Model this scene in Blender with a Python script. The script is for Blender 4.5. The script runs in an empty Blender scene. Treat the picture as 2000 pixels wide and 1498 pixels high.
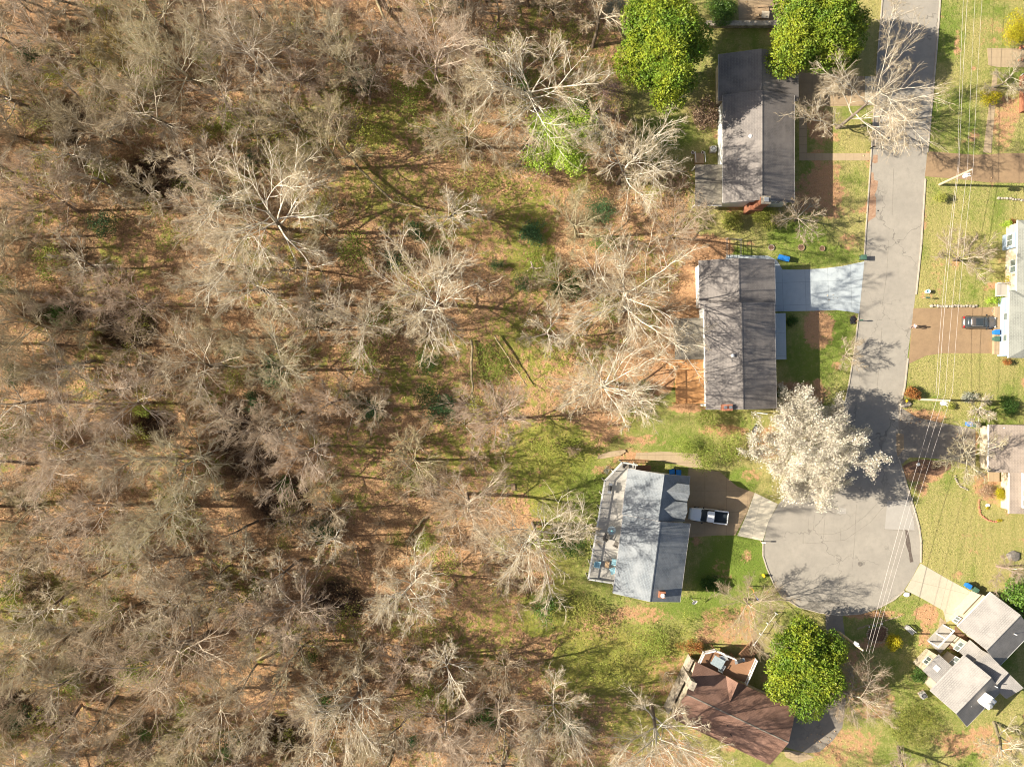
import bpy, bmesh, math, random
import numpy as np
from mathutils import Vector, Matrix
rnd = random.Random(7)
RAD = math.radians
# ------------------------------------------------------------------ camera, sky, sun, exposure
HC = 123.0                 # drone height in metres
K = 1 / 13.5               # metres per photo pixel on the ground
SUN_EL, SUN_AZ = 33.0, 181.5   # sun low in the west (azimuth counter-clockwise from +X)
scene = bpy.context.scene
cam = bpy.data.cameras.new('camera'); camo = bpy.data.objects.new('camera', cam)
scene.collection.objects.link(camo); scene.camera = camo
camo.location = (0, 0, HC); cam.sensor_width = 36; cam.lens = 36 * HC / (2000 * K)
cam.clip_start = 1; cam.clip_end = 6000
world = bpy.data.worlds.new('World'); scene.world = world; world.use_nodes = True
wn = world.node_tree.nodes; sky = wn.new('ShaderNodeTexSky'); sky.sky_type = 'NISHITA'; sky.sun_disc = False
sky.sun_elevation = RAD(SUN_EL); sky.sun_rotation = RAD(90 - SUN_AZ); sky.dust_density = 3; sky.ozone_density = .6
world.node_tree.links.new(sky.outputs[0], wn['Background'].inputs[0]); wn['Background'].inputs[1].default_value = 0.055
sl = bpy.data.lights.new('sun', 'SUN'); sl.energy = 5.0; sl.angle = RAD(0.53); sl.color = (1.0, 0.90, 0.75)
so = bpy.data.objects.new('sun', sl); scene.collection.objects.link(so)
sd = Vector((math.cos(RAD(SUN_AZ)) * math.cos(RAD(SUN_EL)), math.sin(RAD(SUN_AZ)) * math.cos(RAD(SUN_EL)) * -1, math.sin(RAD(SUN_EL))))
so.rotation_euler = (-sd).to_track_quat('-Z', 'Y').to_euler(); so.location = (-60, 0, 80)
scene.view_settings.view_transform = 'Standard'; scene.view_settings.look = 'None'
scene.view_settings.exposure = 1.27; scene.view_settings.gamma = 1
scene.cycles.filter_width = 1.05; scene.cycles.max_bounces = 5; scene.cycles.diffuse_bounces = 3; scene.cycles.transparent_max_bounces = 8

def P(u, v, h=0.0):
    s = K * (HC - h) / HC
    return Vector(((u - 1000) * s, (749 - v) * s, h))

# ------------------------------------------------------------------ helpers
COL = scene.collection
def link(o): COL.objects.link(o); return o
def tag(o, label=None, cat=None, group=None, kind=None):
    if label: o['label'] = label
    if cat: o['category'] = cat
    if group: o['group'] = group
    if kind: o['kind'] = kind
    return o
def thing(name, label, cat, loc=(0, 0, 0), rotz=0.0, group=None):
    o = bpy.data.objects.new(name, None); link(o); o.empty_display_size = .3
    o.location = loc; o.rotation_euler = (0, 0, rotz)
    tag(o, label, cat, group); return o
def mw(o):
    m = Matrix.LocRotScale(o.location, o.rotation_euler, o.scale)
    return (mw(o.parent) @ m) if o.parent else m
def copy_tree(o, parent=None):
    c = o.copy(); link(c); c.parent = parent
    for ch in list(o.children): copy_tree(ch, c)
    return c
def mesh_np(name, V, faces, midx=None, mats=(), smooth=False):
    V = np.asarray(V, dtype=np.float32).reshape(-1, 3)
    faces = [np.asarray(f, dtype=np.int32) for f in faces if len(f)]
    me = bpy.data.meshes.new(name); me.vertices.add(len(V)); me.vertices.foreach_set('co', V.ravel())
    li = np.concatenate([f.ravel() for f in faces]); tot = np.concatenate([np.full(len(f), f.shape[1], np.int32) for f in faces])
    st = np.concatenate([[0], np.cumsum(tot)[:-1]]).astype(np.int32)
    me.loops.add(len(li)); me.loops.foreach_set('vertex_index', li)
    me.polygons.add(len(tot)); me.polygons.foreach_set('loop_start', st)
    for m in mats: me.materials.append(m)
    if midx is not None:
        mi = np.concatenate([np.full(len(f), k, np.int32) for f, k in zip(faces, midx)]); me.polygons.foreach_set('material_index', mi)
    if smooth: me.polygons.foreach_set('use_smooth', np.ones(len(tot), bool))
    me.update(calc_edges=True); return me

class MB:
    """collects shapes (world coordinates unless a frame M is given)"""
    def __init__(s, M=None): s.v = []; s.f = []; s.k = []
    def add(s, vs, fs):
        b = len(s.v); s.k.append((b, len(s.f))); s.v += [tuple(x) for x in vs]; s.f += [tuple(b + i for i in f) for f in fs]; return s
    def box(s, x0, x1, y0, y1, z0, z1, rz=0, c=None):
        vs = [(x, y, z) for z in (z0, z1) for x, y in ((x0, y0), (x1, y0), (x1, y1), (x0, y1))]
        if rz:
            c = c or ((x0 + x1) / 2, (y0 + y1) / 2); a, b = math.cos(rz), math.sin(rz)
            vs = [(c[0] + (x - c[0]) * a - (y - c[1]) * b, c[1] + (x - c[0]) * b + (y - c[1]) * a, z) for x, y, z in vs]
        return s.add(vs, [(3, 2, 1, 0), (4, 5, 6, 7), (0, 1, 5, 4), (1, 2, 6, 5), (2, 3, 7, 6), (3, 0, 4, 7)])
    def prism(s, pts, z0, z1):
        n = len(pts)
        A = sum(pts[i][0] * pts[(i + 1) % n][1] - pts[(i + 1) % n][0] * pts[i][1] for i in range(n))
        if A < 0: pts = pts[::-1]
        vs = [(p[0], p[1], z0) for p in pts] + [(p[0], p[1], z1) for p in pts]
        return s.add(vs, [tuple(range(n))[::-1], tuple(range(n, 2 * n))] + [(i, (i + 1) % n, n + (i + 1) % n, n + i) for i in range(n)])
    def slab(s, top, t):
        """a sloping sheet of thickness t under the given top polygon"""
        n = len(top); vs = [tuple(p) for p in top] + [(p[0], p[1], p[2] - t) for p in top]
        return s.add(vs, [tuple(range(n)), tuple(range(n, 2 * n))[::-1]] + [((i + 1) % n, i, n + i, n + (i + 1) % n) for i in range(n)])
    def tube(s, pts, r, n=8, cap=True, r1=None):
        pts = [Vector(p) for p in pts]; m = len(pts); vs = []
        for i, p in enumerate(pts):
            t = (pts[min(i + 1, m - 1)] - pts[max(i - 1, 0)]).normalized()
            a = t.cross(Vector((0, 0, 1)) if abs(t.z) < .9 else Vector((1, 0, 0))).normalized(); b = t.cross(a)
            rr = r if r1 is None else r + (r1 - r) * i / (m - 1)
            vs += [p + (a * math.cos(2 * math.pi * k / n) + b * math.sin(2 * math.pi * k / n)) * rr for k in range(n)]
        fs = [(i * n + k, i * n + (k + 1) % n, (i + 1) * n + (k + 1) % n, (i + 1) * n + k) for i in range(m - 1) for k in range(n)]
        if cap: fs += [tuple(range(n))[::-1], tuple(range((m - 1) * n, m * n))]
        return s.add(vs, fs)
    def bar(s, a, b, w, h):
        a = Vector(a); b = Vector(b); t = (b - a).normalized(); side = Vector((-t.y, t.x, 0))
        side = side.normalized() * w / 2 if side.length > 1e-6 else Vector((w / 2, 0, 0)); up = t.cross(side).normalized() * h / 2
        vs = [q + i * side + j * up for q in (a, b) for i, j in ((-1, -1), (1, -1), (1, 1), (-1, 1))]
        return s.add(vs, [(0, 1, 2, 3), (7, 6, 5, 4), (4, 5, 1, 0), (5, 6, 2, 1), (6, 7, 3, 2), (7, 4, 0, 3)])
    def lathe(s, prof, n=20, c=(0, 0)):
        m = len(prof); vs = [(c[0] + r * math.cos(2 * math.pi * k / n), c[1] + r * math.sin(2 * math.pi * k / n), z) for r, z in prof for k in range(n)]
        return s.add(vs, [(i * n + k, i * n + (k + 1) % n, (i + 1) * n + (k + 1) % n, (i + 1) * n + k) for i in range(m - 1) for k in range(n)] + [tuple(range(n))[::-1], tuple(range((m - 1) * n, m * n))])
    def rock(s, c, r, seed=0, sq=.6):
        rr = random.Random(seed); b = bmesh.new(); bmesh.ops.create_icosphere(b, subdivisions=2, radius=1)
        for v in b.verts:
            v.co *= 1 + rr.uniform(-.22, .18)
        s.add([(c[0] + v.co.x * r * 1.1, c[1] + v.co.y * r * .85, c[2] + v.co.z * r * sq) for v in b.verts], [tuple(v.index for v in f.verts) for f in b.faces]); b.free(); return s
    def each(s, name, m, parent=None, **kw):
        """every shape added becomes a part of its own"""
        out = []; ks = s.k + [(len(s.v), len(s.f))]
        for (v0, f0), (v1, f1) in zip(ks[:-1], ks[1:]):
            mb = MB(); mb.v = s.v[v0:v1]; mb.f = [tuple(i - v0 for i in f) for f in s.f[f0:f1]]; out.append(mb.build(name, m, parent, **kw))
        return out
    def build(s, name, m, parent=None, local=False, smooth=False, bevel=0):
        me = bpy.data.meshes.new(name); vs = s.v
        if parent and not local:
            inv = mw(parent).inverted(); vs = [inv @ Vector(v) for v in vs]
        me.from_pydata([tuple(v) for v in vs], [], s.f); me.materials.append(m)
        bb = bmesh.new(); bb.from_mesh(me); bmesh.ops.recalc_face_normals(bb, faces=bb.faces); bb.to_mesh(me); bb.free()
        if smooth: me.polygons.foreach_set('use_smooth', np.ones(len(me.polygons), bool))
        o = bpy.data.objects.new(name, me); link(o); o.parent = parent
        if bevel:
            bv = o.modifiers.new('bevel', 'BEVEL'); bv.width = bevel; bv.segments = 2; bv.limit_method = 'ANGLE'
        return o

# ------------------------------------------------------------------ materials
def nt_mat(name):
    m = bpy.data.materials.new(name); m.use_nodes = True; nt = m.node_tree
    b = nt.nodes['Principled BSDF']
    return m, nt, b
def N(nt, t, **kw):
    n = nt.nodes.new(t)
    for k, v in kw.items():
        if k in n.inputs.keys() if isinstance(k, str) else False: n.inputs[k].default_value = v
        else: setattr(n, k, v)
    return n
def noise(nt, co, scale, detail=4, rough=.6, lo=.35, hi=.65):
    n = nt.nodes.new('ShaderNodeTexNoise'); n.inputs['Scale'].default_value = scale; n.inputs['Detail'].default_value = detail; n.inputs['Roughness'].default_value = rough
    nt.links.new(co, n.inputs['Vector'])
    mr = nt.nodes.new('ShaderNodeMapRange'); mr.inputs[1].default_value = lo; mr.inputs[2].default_value = hi
    nt.links.new(n.outputs[0], mr.inputs[0]); return mr.outputs[0]
def mix(nt, f, a, b, mode='MIX'):
    n = nt.nodes.new('ShaderNodeMix'); n.data_type = 'RGBA'; n.blend_type = mode
    for s, x in ((n.inputs[0], f), (n.inputs[6], a), (n.inputs[7], b)):
        if isinstance(x, (int, float)): s.default_value = x
        elif isinstance(x, tuple): s.default_value = (*x, 1) if len(x) == 3 else x
        else: nt.links.new(x, s)
    return n.outputs[2]
def math_(nt, op, a, b=None, c=None):
    n = nt.nodes.new('ShaderNodeMath'); n.operation = op
    for s, x in zip(n.inputs, (a, b, c)):
        if x is None: continue
        if isinstance(x, (int, float)): s.default_value = x
        else: nt.links.new(x, s)
    return n.outputs[0]
def coords(nt, kind='Object', rot=0, scale=(1, 1, 1)):
    tc = nt.nodes.new('ShaderNodeTexCoord'); mp = nt.nodes.new('ShaderNodeMapping')
    mp.inputs['Scale'].default_value = scale; mp.inputs['Rotation'].default_value = (0, 0, rot)
    nt.links.new(tc.outputs[kind], mp.inputs[0]); return mp.outputs[0]
def bump(nt, b, h, strength, dist=.05):
    n = nt.nodes.new('ShaderNodeBump'); n.inputs['Strength'].default_value = strength; n.inputs['Distance'].default_value = dist
    nt.links.new(h, n.inputs['Height']); nt.links.new(n.outputs[0], b.inputs['Normal'])
def simple(name, c1, c2=None, scale=3, rough=.75, bmp=0, spec=.3, metal=0, c3=None, s3=.4, rand=0, lo=.35, hi=.65, sc=(1, 1, 1)):
    m, nt, b = nt_mat(name); co = coords(nt, scale=sc)
    c2 = c2 or tuple(x * .8 for x in c1)
    f = noise(nt, co, scale, lo=lo, hi=hi); col = mix(nt, f, c1, c2)
    if c3: col = mix(nt, noise(nt, co, s3, 3, .6, .45, .62), col, c3)
    if rand:
        oi = nt.nodes.new('ShaderNodeObjectInfo'); hs = nt.nodes.new('ShaderNodeHueSaturation')
        nt.links.new(math_(nt, 'MULTIPLY_ADD', oi.outputs['Random'], rand * 2, 1 - rand), hs.inputs['Value']); nt.links.new(col, hs.inputs['Color']); col = hs.outputs[0]
    nt.links.new(col, b.inputs['Base Color']); b.inputs['Roughness'].default_value = rough; b.inputs['Specular IOR Level'].default_value = spec; b.inputs['Metallic'].default_value = metal
    if bmp: bump(nt, b, f, bmp)
    return m
def shingle(name, c1, c2, tint, along_x=False):
    m, nt, b = nt_mat(name); co = coords(nt, scale=(1, 1, 1)); sep = nt.nodes.new('ShaderNodeSeparateXYZ'); nt.links.new(co, sep.inputs[0])
    # courses: rows every 0.14 m down the slope, tabs 0.3 m wide along the ridge
    br = nt.nodes.new('ShaderNodeTexBrick'); cm = nt.nodes.new('ShaderNodeCombineXYZ')
    nt.links.new(sep.outputs[1 if not along_x else 0], cm.inputs[0]); nt.links.new(sep.outputs[0 if not along_x else 1], cm.inputs[1]); nt.links.new(cm.outputs[0], br.inputs['Vector'])
    br.inputs['Scale'].default_value = 1; br.inputs['Brick Width'].default_value = .42; br.inputs['Row Height'].default_value = .19; br.inputs['Mortar Size'].default_value = .018
    br.inputs['Color1'].default_value = (*c1, 1); br.inputs['Color2'].default_value = (*c2, 1); br.inputs['Mortar'].default_value = (*[x * .45 for x in c1], 1)
    col = mix(nt, noise(nt, co, .45, 4, .6, .4, .7), br.outputs[0], tint)
    col = mix(nt, math_(nt, 'MULTIPLY', noise(nt, co, 28, 2, .7, .3, .7), .45), col, tuple(x * .55 for x in c1))
    st = noise(nt, coords(nt, scale=(.35, 2.2, 1)), 1.6, 4, .6, .52, .72)
    col = mix(nt, math_(nt, 'MULTIPLY', st, .3), col, tuple(x * .6 for x in c2))
    nt.links.new(col, b.inputs['Base Color']); b.inputs['Roughness'].default_value = .9; b.inputs['Specular IOR Level'].default_value = .2
    bump(nt, b, br.outputs[1], -.35, .02); return m
def paving(name, c1, c2, c3, crack=.0, bscale=9, slabs=0, rot=0):
    m, nt, b = nt_mat(name); co = coords(nt)
    col = mix(nt, noise(nt, co, .25, 5, .65, .38, .62), c1, c2)
    col = mix(nt, math_(nt, 'MULTIPLY', noise(nt, co, 1.3, 5, .7, .45, .7), .55), col, c3)
    col = mix(nt, math_(nt, 'MULTIPLY', noise(nt, co, 14, 3, .8, .3, .7), .35), col, tuple(x * .72 for x in c1))
    if crack:
        w = nt.nodes.new('ShaderNodeTexNoise'); w.inputs['Scale'].default_value = .8; nt.links.new(co, w.inputs['Vector'])
        av = nt.nodes.new('ShaderNodeVectorMath'); av.operation = 'MULTIPLY_ADD'; nt.links.new(w.outputs['Color'], av.inputs[0]); av.inputs[1].default_value = (3, 3, 0); nt.links.new(co, av.inputs[2])
        vo = nt.nodes.new('ShaderNodeTexVoronoi'); vo.feature = 'DISTANCE_TO_EDGE'; vo.inputs['Scale'].default_value = .16; nt.links.new(av.outputs[0], vo.inputs['Vector'])
        ln = nt.nodes.new('ShaderNodeMapRange'); ln.inputs[1].default_value = .004; ln.inputs[2].default_value = .014; ln.inputs[3].default_value = 1; ln.inputs[4].default_value = 0; nt.links.new(vo.outputs[0], ln.inputs[0])
        gate = noise(nt, co, .12, 2, .5, .42, .6)
        col = mix(nt, math_(nt, 'MULTIPLY', math_(nt, 'MULTIPLY', ln.outputs[0], crack), gate), col, tuple(x * .35 for x in c1))
        st = noise(nt, coords(nt, rot=RAD(5), scale=(1.0, .05, 1)), 1.1, 3, .6, .5, .75)
        col = mix(nt, math_(nt, 'MULTIPLY', st, .28), col, tuple(x * .8 for x in c2))
    if slabs:
        br = nt.nodes.new('ShaderNodeTexBrick'); br.offset = 0; nt.links.new(coords(nt, rot=rot), br.inputs['Vector']); br.inputs['Scale'].default_value = 1
        br.inputs['Brick Width'].default_value = slabs; br.inputs['Row Height'].default_value = slabs; br.inputs['Mortar Size'].default_value = .03
        br.inputs['Color1'].default_value = (0, 0, 0, 1); br.inputs['Color2'].default_value = (0, 0, 0, 1); br.inputs['Mortar'].default_value = (1, 1, 1, 1)
        col = mix(nt, math_(nt, 'MULTIPLY', br.outputs[0], .5), col, tuple(x * .4 for x in c1))
    nt.links.new(col, b.inputs['Base Color']); b.inputs['Roughness'].default_value = .92; b.inputs['Specular IOR Level'].default_value = .2
    bump(nt, b, noise(nt, co, bscale, 4, .7), .25, .02); return m
def leafmat(name, c1, c2, c3=None, scale=.7, trans=.25, rough=.6, rand=.12, spec=.25, fine=5):
    m, nt, b = nt_mat(name); geo = nt.nodes.new('ShaderNodeNewGeometry'); co = coords(nt)
    col = mix(nt, noise(nt, co, scale, 3, .6, .4, .62), c1, c2)
    if c3: col = mix(nt, noise(nt, co, fine, 2, .6, .5, .66), col, c3)
    oi = nt.nodes.new('ShaderNodeObjectInfo'); hs = nt.nodes.new('ShaderNodeHueSaturation')
    nt.links.new(math_(nt, 'MULTIPLY_ADD', oi.outputs['Random'], rand * 2, 1 - rand), hs.inputs['Value'])
    nt.links.new(math_(nt, 'MULTIPLY_ADD', geo.outputs['Random Per Island'], .03, .485), hs.inputs['Hue'])
    nt.links.new(col, hs.inputs['Color']); col = hs.outputs[0]
    v2 = nt.nodes.new('ShaderNodeHueSaturation'); nt.links.new(col, v2.inputs['Color']); nt.links.new(math_(nt, 'MULTIPLY_ADD', geo.outputs['Random Per Island'], .7, .65), v2.inputs['Value']); col = v2.outputs[0]
    nt.links.new(col, b.inputs['Base Color']); b.inputs['Roughness'].default_value = rough; b.inputs['Specular IOR Level'].default_value = spec
    if trans:
        tr = nt.nodes.new('ShaderNodeBsdfTranslucent'); nt.links.new(col, tr.inputs[0]); ms = nt.nodes.new('ShaderNodeMixShader'); ms.inputs[0].default_value = trans
        nt.links.new(b.outputs[0], ms.inputs[1]); nt.links.new(tr.outputs[0], ms.inputs[2]); nt.links.new(ms.outputs[0], nt.nodes['Material Output'].inputs[0])
    return m
def bark(name, ca, cb, dark, scale=2.0):
    m, nt, b = nt_mat(name); co = coords(nt); oi = nt.nodes.new('ShaderNodeObjectInfo')
    sc_ = nt.nodes.new('ShaderNodeSeparateColor'); nt.links.new(oi.outputs['Color'], sc_.inputs[0]); col = mix(nt, sc_.outputs[0], ca, cb); col = mix(nt, math_(nt, 'MULTIPLY', sc_.outputs[1], .5), col, (.42, .30, .25)); col = mix(nt, math_(nt, 'MULTIPLY', sc_.outputs[2], .5), col, (.30, .28, .12))
    col = mix(nt, math_(nt, 'MULTIPLY', noise(nt, co, scale, 4, .7, .45, .7), .8), col, dark)
    nt.links.new(col, b.inputs['Base Color']); b.inputs['Roughness'].default_value = .9; b.inputs['Specular IOR Level'].default_value = .15
    return m
M = {}
M['asphalt'] = paving('asphalt', (.288, .266, .228), (.335, .308, .262), (.235, .218, .188), crack=.6)
M['asphalt_dark'] = paving('asphalt_dark', (.24, .215, .18), (.29, .25, .2), (.17, .15, .13), crack=.5)
M['concrete_tan'] = paving('concrete_tan', (.36, .27, .17), (.30, .22, .135), (.42, .32, .2), slabs=3.1)
M['concrete_brown'] = paving('concrete_brown', (.27, .185, .11), (.31, .215, .125), (.2, .14, .085))
M['concrete_pale'] = paving('concrete_pale', (.47, .425, .33), (.43, .385, .30), (.37, .33, .25), slabs=3.4, rot=RAD(14))
M['concrete_walk'] = paving('concrete_walk', (.40, .31, .2), (.36, .28, .18), (.30, .23, .15), slabs=1.15)
M['paint_blue'] = paving('paint_blue', (.38, .43, .46), (.43, .48, .50), (.33, .375, .41), slabs=3.3, rot=RAD(-2))
M['kerb'] = simple('kerb', (.42, .38, .31), (.34, .30, .25), 2)
M['mud'] = simple('mud', (.27, .16, .10), (.36, .24, .16), 3, .95)
M['stain'] = simple('stain', (.09, .07, .06), (.13, .11, .09), 3, .7)
M['patch'] = paving('patch', (.34, .32, .29), (.37, .35, .31), (.31, .29, .26))
M['iron'] = simple('iron', (.12, .11, .1), (.2, .18, .15), 6, .6)
M['roof_grey'] = shingle('roof_grey', (.225, .205, .19), (.18, .166, .16), (.27, .245, .225))
M['roof_slate'] = shingle('roof_slate', (.23, .255, .275), (.18, .205, .23), (.29, .31, .325))
M['roof_brown'] = shingle('roof_brown', (.25, .145, .105), (.20, .115, .085), (.30, .18, .135))
M['roof_warm'] = shingle('roof_warm', (.30, .285, .27), (.255, .245, .235), (.34, .32, .30))
M['roof_tan'] = shingle('roof_tan', (.30, .25, .205), (.27, .225, .19), (.34, .285, .24))
M['roof_green'] = shingle('roof_green', (.24, .25, .225), (.22, .23, .21), (.27, .28, .25))
M['patio_roof'] = paving('patio_roof', (.20, .18, .15), (.24, .22, .17), (.15, .13, .12))
M['siding'] = simple('siding', (.66, .68, .66), (.60, .62, .60), 2, .6, sc=(.2, .2, 8))
M['siding_cream'] = simple('siding_cream', (.54, .47, .35), (.47, .40, .3), 2, .6)
M['siding_blue'] = simple('siding_blue', (.27, .34, .43), (.24, .31, .40), 2, .6, sc=(.2, .2, 8))
M['brick'] = simple('brick', (.32, .14, .08), (.24, .10, .06), 9, .9, .4)
M['stone'] = simple('stone', (.34, .30, .24), (.20, .175, .14), 3.2, .9, .7, c3=(.42, .37, .29), s3=1.5)
M['white'] = simple('white', (.80, .79, .76), (.72, .71, .68), 2, .5)
M['metal'] = simple('metal', (.45, .47, .48), (.38, .4, .41), 5, .4, metal=.6)
M['glass'] = simple('glass', (.03, .04, .045), (.05, .06, .07), .4, .08, spec=.6)
M['pane'] = simple('pane', (.16, .19, .18), (.10, .13, .13), 1.5, .12, spec=.6)
M['glasstop'] = simple('glasstop', (.32, .38, .40), (.25, .30, .32), 3, .12, spec=.7)
M['black'] = simple('black', (.02, .02, .022), (.03, .03, .03), 4, .6)
M['deck_orange'] = simple('deck_orange', (.52, .275, .115), (.44, .225, .09), 3, .7, sc=(6, .3, 1))
M['deck_grey'] = simple('deck_grey', (.40, .38, .34), (.34, .325, .30), 2, .7, sc=(.4, 7, 1))
M['rail_grey'] = simple('rail_grey', (.50, .50, .48), (.42, .42, .41), 3, .6)
M['deck_brown'] = simple('deck_brown', (.28, .155, .085), (.22, .12, .07), 3, .75, sc=(6, .4, 1))
M['wood'] = simple('wood', (.42, .30, .18), (.33, .23, .14), 4, .8, sc=(1, 6, 1))
M['pole_wood'] = simple('pole_wood', (.50, .42, .30), (.40, .33, .23), 3, .85, sc=(3, 3, .3))
M['wire'] = simple('wire', (.55, .5, .46), (.45, .4, .38), 1, .4, spec=.6)
M['bin_blue'] = simple('bin_blue', (.02, .18, .52), (.02, .15, .45), 3, .45)
M['bin_green'] = simple('bin_green', (.07, .14, .10), (.05, .11, .08), 3, .5)
M['teal'] = simple('teal', (.2, .5, .55), (.25, .55, .6), 3, .5)
M['chair_blue'] = simple('chair_blue', (.36, .58, .66), (.3, .52, .6), 3, .6)
M['yellow'] = simple('yellow', (.75, .52, .02), (.68, .46, .02), 4, .5)
M['orange'] = simple('orange', (.75, .36, .08), (.65, .3, .06), 4, .6)
M['purple'] = simple('purple', (.14, .12, .42), (.2, .2, .5), 4, .6)
M['terracotta'] = simple('terracotta', (.5, .2, .12), (.42, .17, .1), 4, .8)
M['mulch'] = simple('mulch', (.14, .08, .05), (.2, .12, .08), 6, .95, .6)
M['tyre'] = simple('tyre', (.02, .02, .02), (.03, .03, .03), 4, .8)
M['paint_white'] = simple('paint_white', (.80, .82, .83), (.78, .80, .81), 1, .25, spec=.6)
M['paint_grey'] = simple('paint_grey', (.16, .14, .125), (.15, .132, .12), 1, .25, spec=.6, metal=.5)
M['lamp_red'] = simple('lamp_red', (.5, .02, .02), (.4, .02, .02), 1, .2, spec=.6)
M['lamp_clear'] = simple('lamp_clear', (.7, .7, .68), (.6, .6, .6), 1, .15, spec=.7)
M['bedliner'] = simple('bedliner', (.025, .035, .045), (.02, .03, .04), 3, .8)
M['skin'] = simple('skin', (.55, .34, .24), (.5, .3, .21), 4, .6)
M['shirt'] = simple('shirt', (.38, .38, .40), (.33, .33, .35), 4, .9)
M['cap'] = simple('cap', (.72, .52, .48), (.66, .46, .42), 4, .8)
M['trousers'] = simple('trousers', (.05, .05, .07), (.04, .04, .06), 4, .9)
M['limb'] = bark('limb', (.74, .69, .58), (.45, .38, .28), (.30, .25, .18))
M['twig'] = bark('twig', (.50, .42, .285), (.29, .22, .14), (.27, .205, .13), .3)
M['trunk'] = bark('trunk', (.22, .18, .145), (.17, .135, .10), (.10, .08, .06))
M['brush_twig'] = bark('brush_twig', (.36, .27, .17), (.38, .27, .19), (.14, .095, .06), .35)
M['log'] = bark('log', (.24, .19, .14), (.17, .13, .10), (.09, .07, .055))
M['deadwood'] = simple('deadwood', (.66, .55, .44), (.5, .4, .3), 4, .9)
M['magnolia'] = leafmat('magnolia', (.13, .21, .02), (.29, .33, .025), (.06, .12, .016), .33, .2, .5, .08, spec=.25)
M['magnolia_dark'] = leafmat('magnolia_dark', (.10, .19, .03), (.14, .23, .035), (.06, .12, .02), .55, .2, .35, .05, spec=.4)
M['blossom'] = leafmat('blossom', (.70, .66, .55), (.58, .54, .44), (.68, .61, .55), .6, .35, .7, .0, fine=2)
M['blossom_leaf'] = leafmat('blossom_leaf', (.20, .22, .09), (.26, .25, .12), None, .6, .3, .7, .0)
M['leaf_bright'] = leafmat('leaf_bright', (.36, .50, .06), (.26, .38, .05), (.46, .56, .08), .6, .35, .7, .1)
M['leaf_fresh'] = leafmat('leaf_fresh', (.27, .33, .06), (.20, .26, .05), (.34, .38, .08), .6, .35, .8, .2)
M['leaf_olive'] = leafmat('leaf_olive', (.29, .31, .06), (.21, .24, .05), (.38, .36, .09), .6, .3, .8, .25)
M['leaf_deep'] = leafmat('leaf_deep', (.06, .125, .02), (.04, .085, .018), (.09, .17, .03), .6, .2, .6, .3)
M['leaf_pine'] = leafmat('leaf_pine', (.05, .11, .04), (.035, .08, .03), (.08, .15, .05), .6, .1, .7, .2)
M['leaf_yellow'] = leafmat('leaf_yellow', (.46, .38, .015), (.38, .34, .02), (.3, .3, .03), .8, .25, .7, .1)
M['leaf_rust'] = leafmat('leaf_rust', (.34, .13, .04), (.24, .09, .03), (.16, .15, .05), 1, .2, .7, .1)
M['leaf_tan'] = leafmat('leaf_tan', (.40, .29, .12), (.32, .25, .12), (.42, .33, .1), .7, .25, .8, .1)
M['leaf_grey'] = leafmat('leaf_grey', (.32, .33, .27), (.24, .27, .2), (.4, .4, .34), 1, .2, .8, .1)
M['leaf_pink'] = leafmat('leaf_pink', (.36, .25, .24), (.28, .20, .19), (.42, .32, .32), 1, .2, .8, .1)
M['leaf_brown'] = leafmat('leaf_brown', (.36, .25, .17), (.22, .14, .09), (.5, .38, .27), 2, .15, .8, .1)
M['trim'] = simple('trim', (.42, .40, .38), (.34, .32, .31), 2, .6)
M['seam'] = simple('seam', (.19, .17, .145), (.25, .23, .19), 2, .8)
M['apron'] = paving('apron', (.58, .53, .42), (.54, .49, .38), (.50, .45, .35), slabs=2.6, rot=RAD(14))
M['grass_dry'] = M['mud']
# ------------------------------------------------------------------ the ground
def sdf_poly(X, Y, poly):
    d = np.full(X.shape, 1e9); inside = np.zeros(X.shape, bool); n = len(poly)
    for i in range(n):
        x0, y0 = poly[i]; x1, y1 = poly[(i + 1) % n]; ex, ey = x1 - x0, y1 - y0
        t = np.clip(((X - x0) * ex + (Y - y0) * ey) / (ex * ex + ey * ey + 1e-9), 0, 1)
        d = np.minimum(d, np.hypot(X - x0 - t * ex, Y - y0 - t * ey))
        c = ((y0 > Y) != (y1 > Y)); inside ^= c & (X < (ex) * (Y - y0) / (ey if ey else 1e-9) + x0)
    return np.where(inside, -d, d)
def sm(d, soft): return 1 / (1 + np.exp(np.clip(d / soft, -30, 30)))
def vnoise(X, Y, s, seed):
    r = np.random.RandomState(seed); G = r.rand(64, 64); x = X / s; y = Y / s; i = np.floor(x).astype(int); j = np.floor(y).astype(int); fx = x - i; fy = y - j
    fx = fx * fx * (3 - 2 * fx); fy = fy * fy * (3 - 2 * fy); g = lambda a, b: G[a % 64, b % 64]
    return (g(i, j) * (1 - fx) + g(i + 1, j) * fx) * (1 - fy) + (g(i, j + 1) * (1 - fx) + g(i + 1, j + 1) * fx) * fy
WOODS = [(-200, -200), (1235, -200), (1215, 180), (1250, 300), (1345, 330), (1350, 420), (1310, 640), (1280, 800), (1180, 880), (1110, 960), (1120, 1150), (1250, 1230), (1340, 1260), (1300, 1400), (1450, 1530), (1500, 1800), (-200, 1800)]
def woods_d(u, v): return sdf_poly(np.array([float(u)]), np.array([float(v)]), WOODS)[0]
GXS = np.concatenate([[-1800, -900, -400, -200, -130], np.arange(-95, 95.01, .5), [130, 200, 400, 900, 1800]])
GYS = np.concatenate([[-1800, -900, -400, -200, -120], np.arange(-75, 75.01, .5), [120, 200, 400, 900, 1800]])
GX, GY = np.meshgrid(GXS, GYS); U = GX / K + 1000; V = 749 - GY / K
wd = sdf_poly(U, V, WOODS); wood = sm(wd, 8)
n1 = vnoise(U, V, 70, 1); n2 = vnoise(U, V, 25, 2); n3 = vnoise(U, V, 130, 3)
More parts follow.
